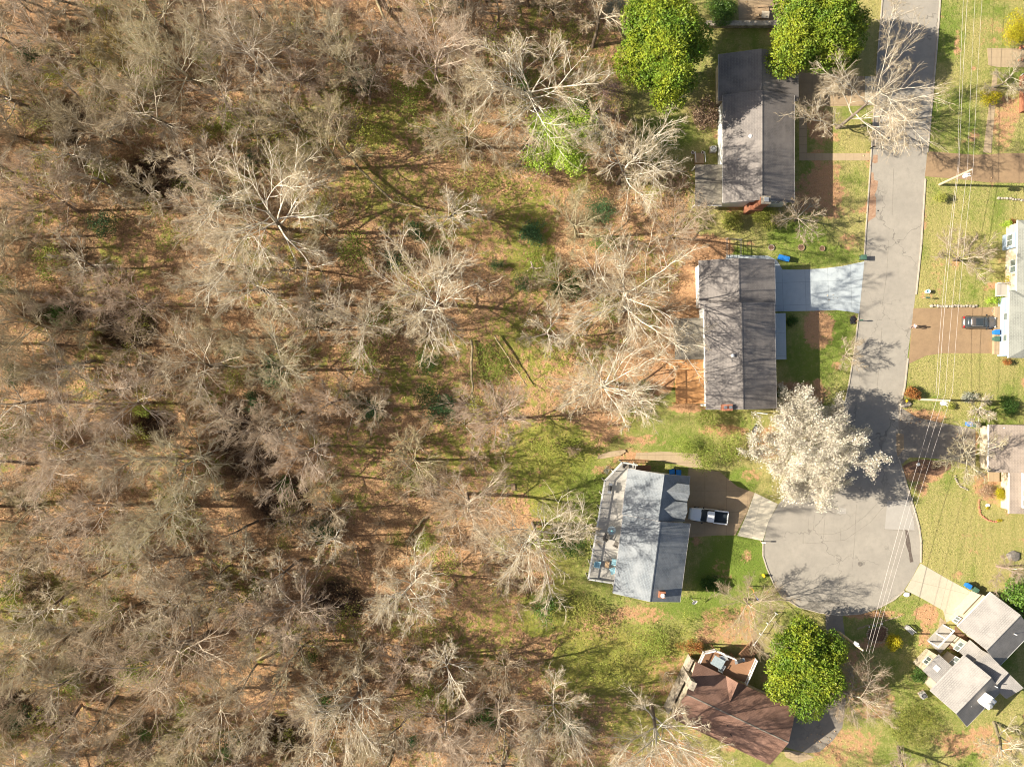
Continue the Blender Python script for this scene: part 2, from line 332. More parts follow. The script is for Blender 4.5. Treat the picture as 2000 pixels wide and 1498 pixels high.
grass = np.where(wood > .5, .22 + .5 * (n1 - .5) + .25 * (n2 - .5), .93) * 1.0
grass = wood * (.25 + .55 * (n1 - .5) + .3 * (n2 - .5)) + (1 - wood) * .95
lush = wood * (.35 + .3 * (n2 - .5)) + (1 - wood) * (.27 + .7 * (n1 - .5) + .45 * (n2 - .5))
soil = (1 - wood) * np.clip((vnoise(U, V, 34, 21) - .72) * 3, 0, .62)
dark = np.zeros_like(grass)
def blob(A, u, v, ru, rv, val, soft=.35):
    d = np.sqrt(((U - u) / ru) ** 2 + ((V - v) / rv) ** 2) - 1 + .5 * (n2 - .5) + .5 * (n1 - .5)
    k = sm(d, soft * .4); A[:] = A * (1 - k) + val * k
# moss, ivy and early green under the trees
for u, v, a, b_, g, l in [(690, 245, 230, 50, .75, .55), (560, 300, 60, 60, .6, .6), (760, 380, 110, 60, .7, .35), (900, 430, 90, 50, .7, .35), (1020, 410, 70, 60, .7, .45), (1040, 520, 45, 60, .85, .6),
        (800, 745, 60, 45, .75, .45), (860, 700, 50, 60, .7, .5), (1010, 690, 80, 90, .8, .5), (950, 760, 110, 60, .55, .35), (880, 880, 70, 60, .7, .45), (1060, 900, 110, 80, .72, .6), (1130, 1000, 70, 130, 1, .75), (1170, 1190, 90, 45, .9, .6),
        (1180, 1300, 110, 60, .95, .6), (1230, 1215, 110, 35, .45, .3), (1130, 1080, 50, 90, .8, .5), (1060, 1200, 50, 45, .9, .7), (900, 1230, 90, 40, .6, .55), (1270, 1260, 90, 60, .9, .5), (1250, 1400, 70, 60, .7, .4), (700, 880, 60, 50, .6, .6), (460, 240, 60, 50, .6, .5),
        (120, 330, 60, 60, .5, .5), (70, 1190, 90, 80, .8, .5), (240, 120, 90, 90, .6, .5), (430, 60, 60, 50, .5, .4), (1100, 120, 100, 100, .5, .3), (330, 900, 70, 50, .5, .6), (900, 1140, 40, 30, .5, .5), (1290, 840, 80, 50, .8, .5), (1030, 480, 40, 90, .8, .6), (1320, 560, 0.1, .1, 0, 0)]:
    blob(grass, u, v, a, b_, g * .8 if u < 1055 else g); blob(lush, u, v, a, b_, l)
# bare leaf litter and clay
for u, v, a, b_, s in [(1345, 500, 75, 45, 1), (1330, 590, 60, 90, .95), (1330, 690, 35, 50, .9), (1300, 740, 22, 40, .9), (1345, 795, 40, 12, .8), (1595, 645, 32, 38, .75), (1600, 250, 35, 40, .7), (1600, 370, 55, 60, .7), (1660, 470, 22, 18, .5), (1260, 1195, 90, 25, .35), (1830, 535, 20, 60, .4),
        (1420, 1215, 60, 45, .55), (1240, 895, 40, 20, .7), (1500, 860, 40, 40, .55), (1420, 840, 60, 14, .6), (1560, 770, 70, 26, .7), (1800, 812, 60, 18, .7), (1800, 925, 70, 18, .8), (1930, 950, 45, 30, .6), (1640, 1450, 110, 45, .55), (1690, 1340, 60, 60, .5), (1900, 1450, 80, 40, .6), (1900, 1060, 60, 40, .35), (1940, 60, 40, 60, .4), (1690, 1200, 60, 12, .7), (1810, 1200, 20, 16, .8), (1870, 1300, 20, 20, .6), (1300, 1180, .1, .1, 0), (1950, 560, 40, 14, .6), (1960, 240, 30, 60, .6), (1440, 240, 30, 40, .7), (1180, 830, 50, 30, .6), (1230, 1200, 60, 16, .55), (1300, 1300, 50, 30, .5), (1390, 1240, 50, 16, .6), (1470, 930, 22, 14, .5), (1410, 1120, 20, 30, .45), (1250, 860, 40, 12, .6)]:
    blob(soil, u, v, a, b_, s)
for u, v, a, b_, l in [(1450, 1090, 70, 60, 1), (1300, 260, 60, 30, .8), (1600, 500, 70, 20, .75), (1590, 700, 60, 60, .75), (1640, 640, 25, 40, .9), (1440, 500, 45, 16, .8), (1450, 940, 30, 25, .8), (1850, 60, 30, 60, .75), (1850, 480, 60, 100, .2), (1860, 730, 120, 40, .2), (1870, 1030, 90, 90, .15), (1760, 1210, 60, 60, .55), (1360, 1185, 80, 25, .85), (1800, 1370, 100, 60, .55), (1640, 100, .1, .1, 0), (1560, 460, 60, 25, .9), (1405, 1130, 50, 40, .95), (1330, 870, 60, 25, .7)]:
    blob(lush, u, v, a, b_, l)
Z = wood * (vnoise(U, V, 90, 5) - .5) * .9 * sm(wd + 40, 14) + 0
Z = np.where(np.abs(GX) > 96, 0, Z); Z = np.where(np.abs(GY) > 76, 0, Z)
Z = np.where((U > 1195), 0, Z) if False else Z * sm(U - 1120, 25)
# hollows of the creek bed: steep sided, their shade also painted into the ground colour
shade_hum = np.zeros_like(Z)
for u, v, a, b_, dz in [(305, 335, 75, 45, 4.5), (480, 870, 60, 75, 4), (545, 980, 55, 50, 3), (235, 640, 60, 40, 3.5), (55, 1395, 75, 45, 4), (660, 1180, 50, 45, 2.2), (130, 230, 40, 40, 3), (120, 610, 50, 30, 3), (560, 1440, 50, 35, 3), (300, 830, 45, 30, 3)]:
    d = ((U - u) / a) ** 2 + ((V - v) / b_) ** 2; d = d * (1 + .5 * (n2 - .5)); k = np.exp(-d ** 2 * .6); Z = Z - dz * k; shade_hum = np.maximum(shade_hum, k)
shade_hum = np.maximum(shade_hum, wood * np.clip((700 - U) / 600, 0, 1) * (.15 + .75 * (vnoise(U, V, 55, 12) - .25)))  # plus a patchy darker floor towards the left of the woods
def ground_z(x, y):
    i = min(max(np.searchsorted(GXS, x), 1), len(GXS) - 1); j = min(max(np.searchsorted(GYS, y), 1), len(GYS) - 1)
    return float(Z[j, i])
ny, nx = GX.shape; idx = np.arange(nx * ny).reshape(ny, nx)
quads = np.stack([idx[:-1, :-1], idx[:-1, 1:], idx[1:, 1:], idx[1:, :-1]], -1).reshape(-1, 4)
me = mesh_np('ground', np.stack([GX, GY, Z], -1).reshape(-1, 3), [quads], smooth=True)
ca = me.color_attributes.new('cover', 'FLOAT_COLOR', 'POINT')
ca.data.foreach_set('color', np.stack([grass, lush, soil, wood], -1).reshape(-1).clip(0, 1).astype(np.float32))
c2_ = me.color_attributes.new('shade_humus', 'FLOAT_COLOR', 'POINT'); c2_.data.foreach_set('color', np.repeat(shade_hum.reshape(-1, 1), 4, 1).reshape(-1).clip(0, 1).astype(np.float32))
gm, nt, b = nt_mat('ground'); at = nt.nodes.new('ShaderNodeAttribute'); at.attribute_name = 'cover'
sp = nt.nodes.new('ShaderNodeSeparateColor'); nt.links.new(at.outputs['Color'], sp.inputs[0]); co = coords(nt)
def thresh(x, s1, amt, lo, hi):
    nn = noise(nt, co, s1, 6, .7, .25, .75); t = math_(nt, 'ADD', x, math_(nt, 'MULTIPLY', math_(nt, 'SUBTRACT', nn, .5), amt))
    mr = nt.nodes.new('ShaderNodeMapRange'); mr.inputs[1].default_value = lo; mr.inputs[2].default_value = hi; nt.links.new(t, mr.inputs[0]); return mr.outputs[0]
lit = mix(nt, noise(nt, co, .35, 6, .75, .38, .62), (.44, .235, .115), (.17, .105, .06))
lit = mix(nt, noise(nt, co, 5.5, 4, .8, .38, .6), lit, (.56, .36, .20))
lit = mix(nt, math_(nt, 'MULTIPLY', noise(nt, co, 7, 4, .85, .50, .60), .75), lit, (.09, .055, .035))  # dark speckles stand in for thin shadows on the litter
gr = mix(nt, thresh(sp.outputs[1], 1.1, .9, .25, .75), (.385, .33, .135), (.15, .205, .035))
gr = mix(nt, noise(nt, co, 4.5, 4, .8, .42, .62), gr, mix(nt, sp.outputs[1], (.27, .255, .08), (.10, .185, .018)))
gr = mix(nt, math_(nt, 'MULTIPLY', noise(nt, co, 11, 2, .8, .5, .7), .3), gr, (.40, .36, .18)); gr = mix(nt, math_(nt, 'MULTIPLY', noise(nt, coords(nt, rot=RAD(8), scale=(1.1, .07, 1)), 1.0, 3, .6, .45, .6), .22), gr, (.16, .2, .04))
moss = mix(nt, noise(nt, co, .5, 5, .75, .38, .62), (.17, .20, .03), (.36, .30, .08)); moss = mix(nt, noise(nt, co, 5, 4, .8, .42, .62), moss, mix(nt, sp.outputs[1], (.24, .18, .07), (.15, .22, .025)))
gr = mix(nt, math_(nt, 'MULTIPLY', at.outputs['Alpha'], .85), gr, moss)
so_ = mix(nt, noise(nt, co, 1.4, 5, .7, .35, .65), (.46, .26, .13), (.35, .19, .10))
so_ = mix(nt, noise(nt, co, 8, 4, .8, .45, .65), so_, (.52, .34, .2))
col = mix(nt, thresh(sp.outputs[0], 1.2, 1.15, .40, .60), lit, gr); col = mix(nt, thresh(sp.outputs[2], 1.3, .7, .4, .62), col, so_)
ah = nt.nodes.new('ShaderNodeAttribute'); ah.attribute_name = 'shade_humus'; col = mix(nt, thresh(ah.outputs['Fac'], 1.0, .5, .3, .7), col, mix(nt, noise(nt, co, 3, 5, .8, .45, .6), (.05, .035, .024), (.16, .10, .06)))  # near-black brown paints shade into the hollows and darkens the left floor
nt.links.new(col, b.inputs['Base Color']); b.inputs['Roughness'].default_value = .95; b.inputs['Specular IOR Level'].default_value = .1
bump(nt, b, noise(nt, co, 2.2, 7, .8, .2, .8), .9, .15)
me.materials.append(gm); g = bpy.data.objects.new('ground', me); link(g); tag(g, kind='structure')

def sheet(name, pts, z, m, thick=.04):
    mb = MB(); mb.prism([P(u, v)[:2] for u, v in pts], z - thick, z); return tag(mb.build(name, m), kind='structure')
def arc(cu, cv, r, a0, a1, n):
    return [(cu + r * math.cos(RAD(a0 + (a1 - a0) * i / n)), cv + r * math.sin(RAD(a0 + (a1 - a0) * i / n))) for i in range(n + 1)]
west = [(1730, -160), (1724, 0), (1715, 110), (1709, 200), (1703, 290), (1697, 380), (1692, 450), (1689, 500), (1683, 560), (1678, 620), (1669, 690), (1658, 755), (1648, 800), (1630, 850), (1598, 905), (1552, 950), (1520, 985), (1500, 1020), (1491, 1058), (1491, 1085), (1499, 1110), (1512, 1140), (1528, 1165), (1560, 1184), (1600, 1195), (1640, 1200), (1680, 1197), (1715, 1186), (1745, 1170), (1765, 1153)]
east = [(1782, 1127), (1797, 1098), (1798, 1060), (1794, 1030), (1786, 1000), (1775, 965), (1763, 925), (1755, 898), (1754, 860), (1756, 810), (1760, 780), (1766, 755), (1772, 700), (1780, 640), (1788, 575), (1798, 480), (1806, 360), (1812, 280), (1819, 200), (1828, 100), (1835, 0), (1845, -160)]
sheet('road', west + east, .016, M['asphalt'], .05)
def strip(pts, w, z0, z1, mb, side=1):
    q = [Vector(P(u, v)[:2]) for u, v in pts]
    for a, c in zip(q[:-1], q[1:]):
        t = (c - a).normalized(); nrm = Vector((-t.y, t.x)) * side; e = t * .03
        mb.prism([(a - e)[:], (c + e)[:], (c + e + nrm * w)[:], (a - e + nrm * w)[:]], z0, z1)
mb = MB()
for seg in (west[:8], [(1678, 614)] + west[10:16], [(1491, 1058)] + west[19:], ): strip(seg, .16, -.1, .11, mb, -1)
for seg in (east[1:8], east[9:13] , east[14:16] + [(1806, 350)], [(1810, 298)] + east[17:]): strip(seg, .18, -.1, .11, mb, -1)
tag(mb.build('kerb', M['kerb']), kind='structure')
# clay washed onto the street, oil and grass in the crack, tar patch, lighter patches
sheet('mud_on_road', [(1706, 303), (1714, 303), (1714, 318), (1708, 320), (1703, 317), (1701, 337), (1706, 338), (1707, 352), (1715, 354), (1713, 370), (1708, 381), (1711, 387), (1710, 424), (1697, 432), (1693, 440), (1695, 390), (1700, 340)], .022, M['mud'], .01)
sheet('road_patch', [(1633, 994), (1640, 991), (1652, 993), (1653, 1003), (1641, 1004), (1634, 1002)], .022, M['patch'], .01)
sheet('road_patch', [(1733, 978), (1774, 977), (1785, 1020), (1786, 1035), (1728, 1033)], .022, M['patch'], .01)
sheet('dirt_stain', [(1768, 1034), (1773, 1036), (1778, 1060), (1780, 1079), (1784, 1097), (1777, 1098), (1775, 1080), (1769, 1062)], .023, M['stain'], .01)
mb = MB()
for pts in ([(1672, 985), (1669, 1050), (1664, 1112)], [(1588, 1042), (1625, 1044), (1655, 1034), (1690, 1008), (1712, 985)], [(1600, 1058), (1650, 1055), (1700, 1020), (1730, 985)], [(1578, 1012), (1578, 1040), (1568, 1042), (1568, 1062)], [(1610, 1015), (1608, 1050)], [(1640, 1030), (1642, 1060)], [(1727, 1034), (1786, 1037)], [(1590, 1006), (1588, 1035)], [(1567, 1060), (1606, 1062)], [(1745, 330), (1742, 420)], [(1735, 470), (1731, 540), (1722, 600)], [(1722, 640), (1718, 700), (1712, 760)], [(1771, 130), (1766, 230)]): strip(pts, .07, .017, .0215, mb)
tag(mb.build('tar_seams', M['seam']), kind='structure')
# driveways and walks
sheet('driveway', [(1556, 142), (1625, 146), (1688, 150), (1689, 207), (1560, 209)], .028, M['concrete_tan'], .06)
sheet('driveway_apron', [(1689, 150), (1713, 150), (1709, 205), (1689, 206)], .029, M['concrete_pale'], .06)
sheet('walkway', [(1561, 209), (1576, 209), (1576, 300), (1686, 300), (1703, 300), (1701, 313), (1686, 314), (1561, 314)], .030, M['concrete_walk'], .06)
sheet('driveway', [(1500, 500), (1517, 508), (1528, 527), (1560, 527), (1605, 525), (1645, 520), (1688, 511), (1678, 613), (1660, 609), (1635, 606), (1600, 607), (1500, 609)], .031, M['paint_blue'], .06)
sheet('walkway', [(1418, 498), (1500, 500), (1508, 508), (1418, 512)], .027, M['paint_blue'], .06)
sheet('driveway', [(1345, 913), (1405, 921), (1440, 950), (1473, 962), (1458, 1003), (1436, 1045), (1400, 1045), (1335, 1050)], .030, M['concrete_tan'], .06)
sheet('driveway_apron', [(1474, 962), (1519, 984), (1500, 1020), (1490, 1056), (1440, 1046), (1459, 1003)], .032, M['apron'], .06)
sheet('walkway', [(1243, 884), (1300, 882), (1362, 886), (1374, 914), (1345, 912), (1290, 900), (1240, 896)], .026, M['concrete_walk'], .06)
sheet('driveway', [(1784, 602), (1948, 600), (1948, 690), (1840, 690), (1808, 695), (1774, 711)], .027, M['concrete_brown'], .06)
sheet('driveway', [(1755, 793), (1790, 815), (1840, 826), (1905, 838), (1905, 912), (1858, 899), (1800, 893), (1776, 893), (1762, 906), (1755, 897)], .029, M['asphalt_dark'], .06)
sheet('walkway', [(1750.5, 846), (1765, 848), (1765, 877), (1753, 892), (1751, 880)], .034, M['concrete_tan'], .06)
sheet('driveway', [(1798, 1100), (1850, 1130), (1905, 1160), (1880, 1200), (1848, 1215), (1842, 1192), (1800, 1168), (1768, 1152)], .026, M['concrete_pale'], .06)
sheet('walkway', [(1848, 1215), (1836, 1248), (1822, 1262), (1820, 1256), (1830, 1240), (1836, 1205)], .024, M['concrete_walk'], .06)
sheet('driveway', [(1812, 296), (1905, 303), (1960, 300), (2120, 298), (2120, 360), (1930, 357), (1870, 350), (1806, 345)], .025, M['concrete_brown'], .06)
sheet('driveway', [(1612, 1196), (1645, 1201), (1650, 1240), (1638, 1300), (1652, 1370), (1645, 1420), (1626, 1446), (1600, 1468), (1575, 1470), (1540, 1460), (1520, 1452), (1545, 1380), (1600, 1330), (1615, 1290)], .024, M['asphalt_dark'], .06)
sheet('walkway', [(1530, 1462), (1575, 1471), (1590, 1478), (1560, 1490), (1535, 1478)], .028, M['concrete_walk'], .06)
sheet('walkway', [(1940, 140), (1949, 140), (1936, 300), (1920, 298)], .027, M['concrete_walk'], .06)
sheet('patio', [(1928, 95), (2120, 97), (2120, 130), (1950, 132), (1930, 128)], .026, M['concrete_walk'], .06)
sheet('patio', [(1440, -60), (1540, -60), (1540, 46), (1443, 46)], .026, M['concrete_tan'], .06)
# ------------------------------------------------------------------ houses
class House:
    """local frame: y runs along the ridge, x across; shapes are given in that frame"""
    def __init__(s, name, label, c, ang, cat='house'):
        s.o = thing(name, label, cat, P(*c), ang); s.inv = mw(s.o).inverted(); s.ang = ang
    def L(s, u, v, h=0): return s.inv @ P(u, v, h)
    def each(s, name, mb, m, parent=None): return mb.each(name, m, parent or s.o, local=True)
    def part(s, name, mb, m, parent=None, **kw):
        o = mb.build(name, m, parent or s.o, local=True, **kw); return o
    def rect(s, cs, h):
        q = [s.L(u, v, h) for u, v in cs]      # NW, NE, SE, SW
        return (q[0].x + q[3].x) / 2, (q[1].x + q[2].x) / 2, (q[2].y + q[3].y) / 2, (q[0].y + q[1].y) / 2
    def gable(s, x0, x1, xr, y0, y1, e0, e1, rh, roofm, wallm, ov=.35, th=.16, z0=-.2, gut=True, cap=True, wall=True, capm=None, gutm='trim', capw=.16):
        k0 = (rh - e0) / (xr - x0); k1 = (rh - e1) / (x1 - xr)
        if wall:
            mb = MB(); a, c = x0 + ov, x1 - ov
            prof = [(a, z0), (c, z0), (c, e1 + k1 * ov - th - .02), (xr, rh - th - .02), (a, e0 + k0 * ov - th - .02)]
            ya, yb = y0 + ov, y1 - ov
            mb.add([(x, ya, z) for x, z in prof] + [(x, yb, z) for x, z in prof], [(4, 3, 2, 1, 0), (5, 6, 7, 8, 9)] + [(i, (i + 1) % 5, 5 + (i + 1) % 5, 5 + i) for i in range(5)])
            s.part('wall', mb, wallm)
        mb = MB()
        mb.add([(x0, y0, e0), (xr, y0, rh), (x1, y0, e1), (x0, y1, e0), (xr, y1, rh), (x1, y1, e1)] + [(x0, y0, e0 - th), (xr, y0, rh - th), (x1, y0, e1 - th), (x0, y1, e0 - th), (xr, y1, rh - th), (x1, y1, e1 - th)],
               [(0, 1, 4, 3), (1, 2, 5, 4), (6, 9, 10, 7), (7, 10, 11, 8), (0, 3, 9, 6), (2, 8, 11, 5), (0, 6, 7, 1), (1, 7, 8, 2), (3, 4, 10, 9), (4, 5, 11, 10)])
        r = s.part('roof', mb, roofm)
        if cap:
            mb = MB(); w = capw; c0 = k0 * w; c1 = k1 * w
            mb.add([(xr - w, y0 - .01, rh - c0 + .035), (xr, y0 - .01, rh + .04), (xr + w, y0 - .01, rh - c1 + .035), (xr - w, y1 + .01, rh - c0 + .035), (xr, y1 + .01, rh + .04), (xr + w, y1 + .01, rh - c1 + .035)], [(0, 1, 4, 3), (1, 2, 5, 4), (0, 3, 5, 2), (0, 2, 1), (3, 4, 5)])
            s.part('ridge_cap', mb, capm or roofm, r)
        if gut:
            for x, e in ((x0, e0), (x1, e1)):
                mb = MB(); d = -.07 if x == x0 else .07; mb.box(min(x, x + d), max(x, x + d), y0, y1, e - th, e - .02); s.part('gutter', mb, M[gutm])
            for y, dy in ((y0, -.03), (y1, .03)):
                mb = MB(); mb.slab([(x0, y, e0 - .03), (xr, y, rh - .03), (xr, y + dy, rh - .03), (x0, y + dy, e0 - .03)], th - .04); mb.slab([(xr, y, rh - .032), (x1, y, e1 - .032), (x1, y + dy, e1 - .032), (xr, y + dy, rh - .032)], th - .04)
                s.part('rake_trim', mb, M['trim'])
        return r
    def vent(s, u, v, h, roof, r=.06, m='metal', hh=.3):
        q = s.L(u, v, h); mb = MB(); mb.lathe([(r, q.z - .4), (r, q.z + hh)], 10, (q.x, q.y)); s.part('vent_pipe', mb, M[m], roof)
    def window(s, p, nrm, w, h, panes=2, fr=.09, name='window', depth=.06):
        """p = centre on the wall (local), nrm = outward 'x-','x+','y-','y+'"""
        sg = -1 if nrm[1] == '-' else 1; mb = MB(); gl = MB(); x, y, z = p
        def bx(b, a0, a1, z0, z1, d0, d1):
            d0, d1 = sorted((d0 * sg, d1 * sg))
            if nrm[0] == 'x': b.box(x + d0, x + d1, y + a0, y + a1, z0, z1)
            else: b.box(x + a0, x + a1, y + d0, y + d1, z0, z1)
        bx(mb, -w / 2, w / 2, z - h / 2, z - h / 2 + fr, .002, depth); bx(mb, -w / 2, w / 2, z + h / 2 - fr, z + h / 2, .002, depth)
        for i in range(panes + 1):
            a = -w / 2 + (w - fr) * i / panes; bx(mb, a, a + fr, z - h / 2 + fr, z + h / 2 - fr, .002, depth)
        bx(gl, -w / 2 + fr, w / 2 - fr, z - h / 2 + fr, z + h / 2 - fr, .001, .02)
        f = s.part(name, mb, M['white']); s.part('pane', gl, M['pane'], f); return f
    def deck(s, pts, h, m, railm, sides, rail_h=1.0, th=.16, posts=True, bal=.14, railw=.12):
        """pts local xy outline, sides = indices of edges that carry a railing"""
        mb = MB(); mb.prism([tuple(p) for p in pts], h - th, h); d = s.part('deck', mb, m)
        r = MB(); leg = MB(); n = len(pts)
        for i in sides:
            a = Vector(pts[i]); c = Vector(pts[(i + 1) % n]); L = (c - a).length; t = (c - a) / L
            r.bar((*a, h + rail_h), (*c, h + rail_h), railw, .06); r.bar((*a, h + .12), (*c, h + .12), .05, .06)
            k = max(1, round(L / 2.0))
            for j in range(k + 1):
                q = a + t * L * j / k; r.box(q.x - .06, q.x + .06, q.y - .06, q.y + .06, h, h + rail_h + .08)
                if posts and h > .8: leg.box(q.x - .07, q.x + .07, q.y - .07, q.y + .07, -.3, h - th)
            for j in range(1, int(L / bal)):
                q = a + t * bal * j; r.box(q.x - .018, q.x + .018, q.y - .018, q.y + .018, h + .12, h + rail_h)
        s.part('railing', r, railm, d)
        if leg.v: s.each('deck_post', leg, m, d)
        return d

# house with a long grey roof, furthest up the street
h = House('brick_house', 'long grey gable roofed house at the top, with brick chimney, between the two big magnolias', (1488, 290), 0)
x0, x1, y0, y1 = h.rect([(1411.5, 186), (1551, 187), (1552, 396), (1413.5, 396)], 4.6); xr = h.L(1488.5, 290, 6.6).x
rf = h.gable(x0, x1, xr, y0, y1, 4.6, 4.6, 6.65, M['roof_grey'], M['siding'])
for u, v in ((1458, 205), (1424, 245), (1446, 268), (1441, 311)): h.vent(u, v, 5.6, rf, .05, 'metal', .25)
q = h.L(1465, 267, 5.9); mb = MB(); mb.lathe([(.16, q.z - .6), (.16, q.z + .12), (.26, q.z + .16), (.26, q.z + .26), (.1, q.z + .36)], 16, (q.x, q.y)); h.part('roof_vent', mb, M['white'], rf)
X0, X1, Y0, Y1 = h.rect([(1403.5, 107), (1556.5, 107), (1560, 208), (1404, 208)], 3.9)
h.gable(X0, X1, xr + .1, y1 - .55, Y1, 3.9, 3.9, 5.9, M['roof_grey'], M['siding_cream'], ov=.5)
mb = MB(); mb.box(X1 - .62, x1 + .55, y0 + .1, y1 - .6, 3.0, 3.1); h.part('porch_roof', mb, M['roof_grey'])
mb = MB()
for i in range(6):
    yy = y0 + 1.3 + i * (y1 - y0 - 3) / 5; mb.box(x1 + .35, x1 + .5, yy - .07, yy + .07, -.1, 3.0)
h.each('porch_post', mb, M['white'])
mb = MB(); a = h.L(1437, 400, 0); c1 = h.L(1467, 400, 0)
mb.box(a.x + 1.1, a.x + 3.0, y0 - .75, y0 + .34, -.2, 3.2); mb.box(a.x + 1.6, a.x + 2.8, y0 - .7, y0 + .3, 3.2, 7.2); ch = h.part('chimney', mb, M['brick'])
mb = MB(); mb.box(a.x + 1.55, a.x + 2.85, y0 - .75, y0 + .35, 7.2, 7.32); h.part('chimney_cap', mb, M['stone'], ch)
mb = MB(); mb.box(a.x + 1.9, a.x + 2.5, y0 - .5, y0 + .1, 7.32, 7.6); h.part('flue', mb, M['metal'], ch)
mb = MB(); a = h.L(1358, 322, 2.7); c1 = h.L(1411, 401, 2.7); mb.box(a.x, x0 + .3, c1.y, a.y, 2.55, 2.7); h.part('patio_cover', mb, M['patio_roof'])
mb = MB(); mb.box(a.x - .08, x0 + .3, c1.y - .1, c1.y - .004, 2.5, 2.68)
for xx in (a.x + .1, (a.x + x0) / 2, x0 - .1): mb.box(xx - .07, xx + .07, c1.y + .1, c1.y + .24, -.2, 2.549); mb.box(xx - .07, xx + .07, a.y - .24, a.y - .1, -.2, 2.549)
h.each('patio_post', mb, M['white'])
mb = MB(); a = h.L(1357, 321, .5); c1 = h.L(1375, 299, .5)
for i in range(4): mb.box(a.x, c1.x - .05, a.y + .02 + i * .42, a.y + .42 + i * .42, .02, .85 - i * .2)
h.part('steps', mb, M['wood'])
mb = MB()
for xx in (a.x - .05, c1.x): mb.bar((xx, a.y, 1.6), (xx, c1.y, 1.0), .07, .07); mb.box(xx - .05, xx + .05, c1.y - .05, c1.y + .05, -.1, 1.02)
h.each('stair_rail', mb, M['white'])
for yy in (-3.5, -.5, 3): h.window((x0 + .35, y0 + 7.5 + yy, 3.2), 'x-', 1.2, 1.2)
h.window((xr + 2.9, y0 + .35, 3.3), 'y-', 1.3, 1.2)

# house in the middle with the blue driveway
h = House('grey_roof_house', 'grey roofed house beside the pale blue driveway, with orange wooden deck at its back', (1446, 655), RAD(1.0))
x0, x1, y0, y1 = h.rect([(1375.8, 594), (1512.5, 592), (1516.5, 798), (1380, 799)], 5.2); xr = h.L(1449.5, 690, 6.9).x
rf = h.gable(x0, x1, xr, y0, y1, 5.2, 5.2, 6.95, M['roof_grey'], M['siding'])
X0, X1, Y0, Y1 = h.rect([(1366, 509), (1512.5, 507), (1514, 592), (1367, 597)], 4.2)
h.gable(X0, X1, xr, y1 - .5, Y1, 4.2, 4.2, 5.9, M['roof_grey'], M['siding'])
for u, v in ((1439, 631), (1440, 667), (1410, 679), (1393, 718), (1441, 732), (1441, 699)): h.vent(u, v, 6.2, rf, .05, 'black', .22)
for u, v, sz in ((1429.5, 694.5, .24),): q = h.L(u, v, 6.6); mb = MB(); mb.lathe([(.14, q.z - .6), (.14, q.z + .3), (sz, q.z + .33), (sz, q.z + .42), (.05, q.z + .52)], 18, (q.x, q.y)); h.part('roof_vent', mb, M['white'], rf)
q = h.L(1436, 766 - 0, 5.9); q2 = h.L(1421, 793, 6.6); mb = MB(); mb.box(q2.x - .75, q2.x + .55, y0 - .1, y0 + .65, -.2, 6.85); ch = h.part('chimney', mb, M['brick'])
mb = MB(); mb.box(q2.x - .82, q2.x + .62, y0 - .17, y0 + .72, 6.85, 6.97); h.part('chimney_cap', mb, M['terracotta'], ch)
mb = MB(); mb.box(q2.x + .1, q2.x + .5, y0 + .1, y0 + .5, 6.97, 7.25); mb.box(q2.x - .6, q2.x - .2, y0 + .1, y0 + .5, 6.97, 7.2); h.each('flue', mb, M['metal'], ch)
mb = MB(); a = h.L(1317, 622, 2.6); c1 = h.L(1376, 701, 2.6); mb.box(a.x, x0 + .34, c1.y, a.y, 2.48, 2.6); h.part('patio_cover', mb, M['patio_roof'])
mb = MB()
for xx in (a.x + .1, (a.x + x0) / 2):
    for yy in (a.y - .15, c1.y + .15): mb.box(xx - .07, xx + .07, yy - .07, yy + .07, -.2, 2.479)
h.each('patio_post', mb, M['wood'])
a = h.L(1319, 722, 2.4); c1 = h.L(1374, 787, 2.4)
h.deck([(a.x, a.y), (a.x, c1.y), (x0 + .34, c1.y), (x0 + .34, a.y)], 2.4, M['deck_orange'], M['deck_orange'], (0, 1, 3), 1.0)
mb = MB(); s0 = h.L(1306, 705, .3); s1 = h.L(1350, 720, 2.4)
for i in range(10):
    t = i / 9; mb.box(a.x - .9 + t * 2.6, a.x - .55 + t * 2.6, a.y + .12, a.y + 1.35, .1 + t * 2.2, .18 + t * 2.2)
mb.box(a.x + 1.95, x0 + .34, a.y + .11, a.y + 1.37, 2.26, 2.385); st = h.part('stairs', mb, M['deck_orange'])
mb = MB()
for yy in (a.y + .1, a.y + 1.4): mb.bar((a.x - .9, yy, 1.1), (a.x + 1.8, yy, 3.3), .08, .08); mb.box(a.x - .95, a.x - .85, yy - .05, yy + .05, 0, 1.12)
h.each('stair_rail', mb, M['wood'], st)
# front porch walk raised on posts, black opening beside it
a = h.L(1518, 612, 1.2); c1 = h.L(1536, 702, 1.2); mb = MB(); mb.box(x1 + .55, c1.x, c1.y, a.y, 1.05, 1.2); mb.box(x1 - .33, x1 + .545, c1.y, c1.y + .95, 1.05, 1.2); h.part('porch_floor', mb, M['paint_blue'])
mb = MB()
for i in range(5):
    yy = c1.y + .1 + i * (a.y - c1.y - .2) / 4; mb.box(c1.x - .14, c1.x - .02, yy - .06, yy + .06, -.1, 1.049)
h.each('porch_post', mb, M['white'])
mb = MB(); mb.box(x1 + .02, x1 + .1, y0 + 2.2, y1 - .3, 4.9, 5.0); h.part('fascia', mb, M['white'])
for yy, w in ((1.6, 1.4), (4.2, 1.8), (8, 1.6)): h.window((x0 + .35, y0 + yy, 3.9), 'x-', w, 1.2)
h.window((x0 + .35, y0 + 3.2, 3.4 - .0), 'x-', .9, 2.0, 1, name='door') if False else None

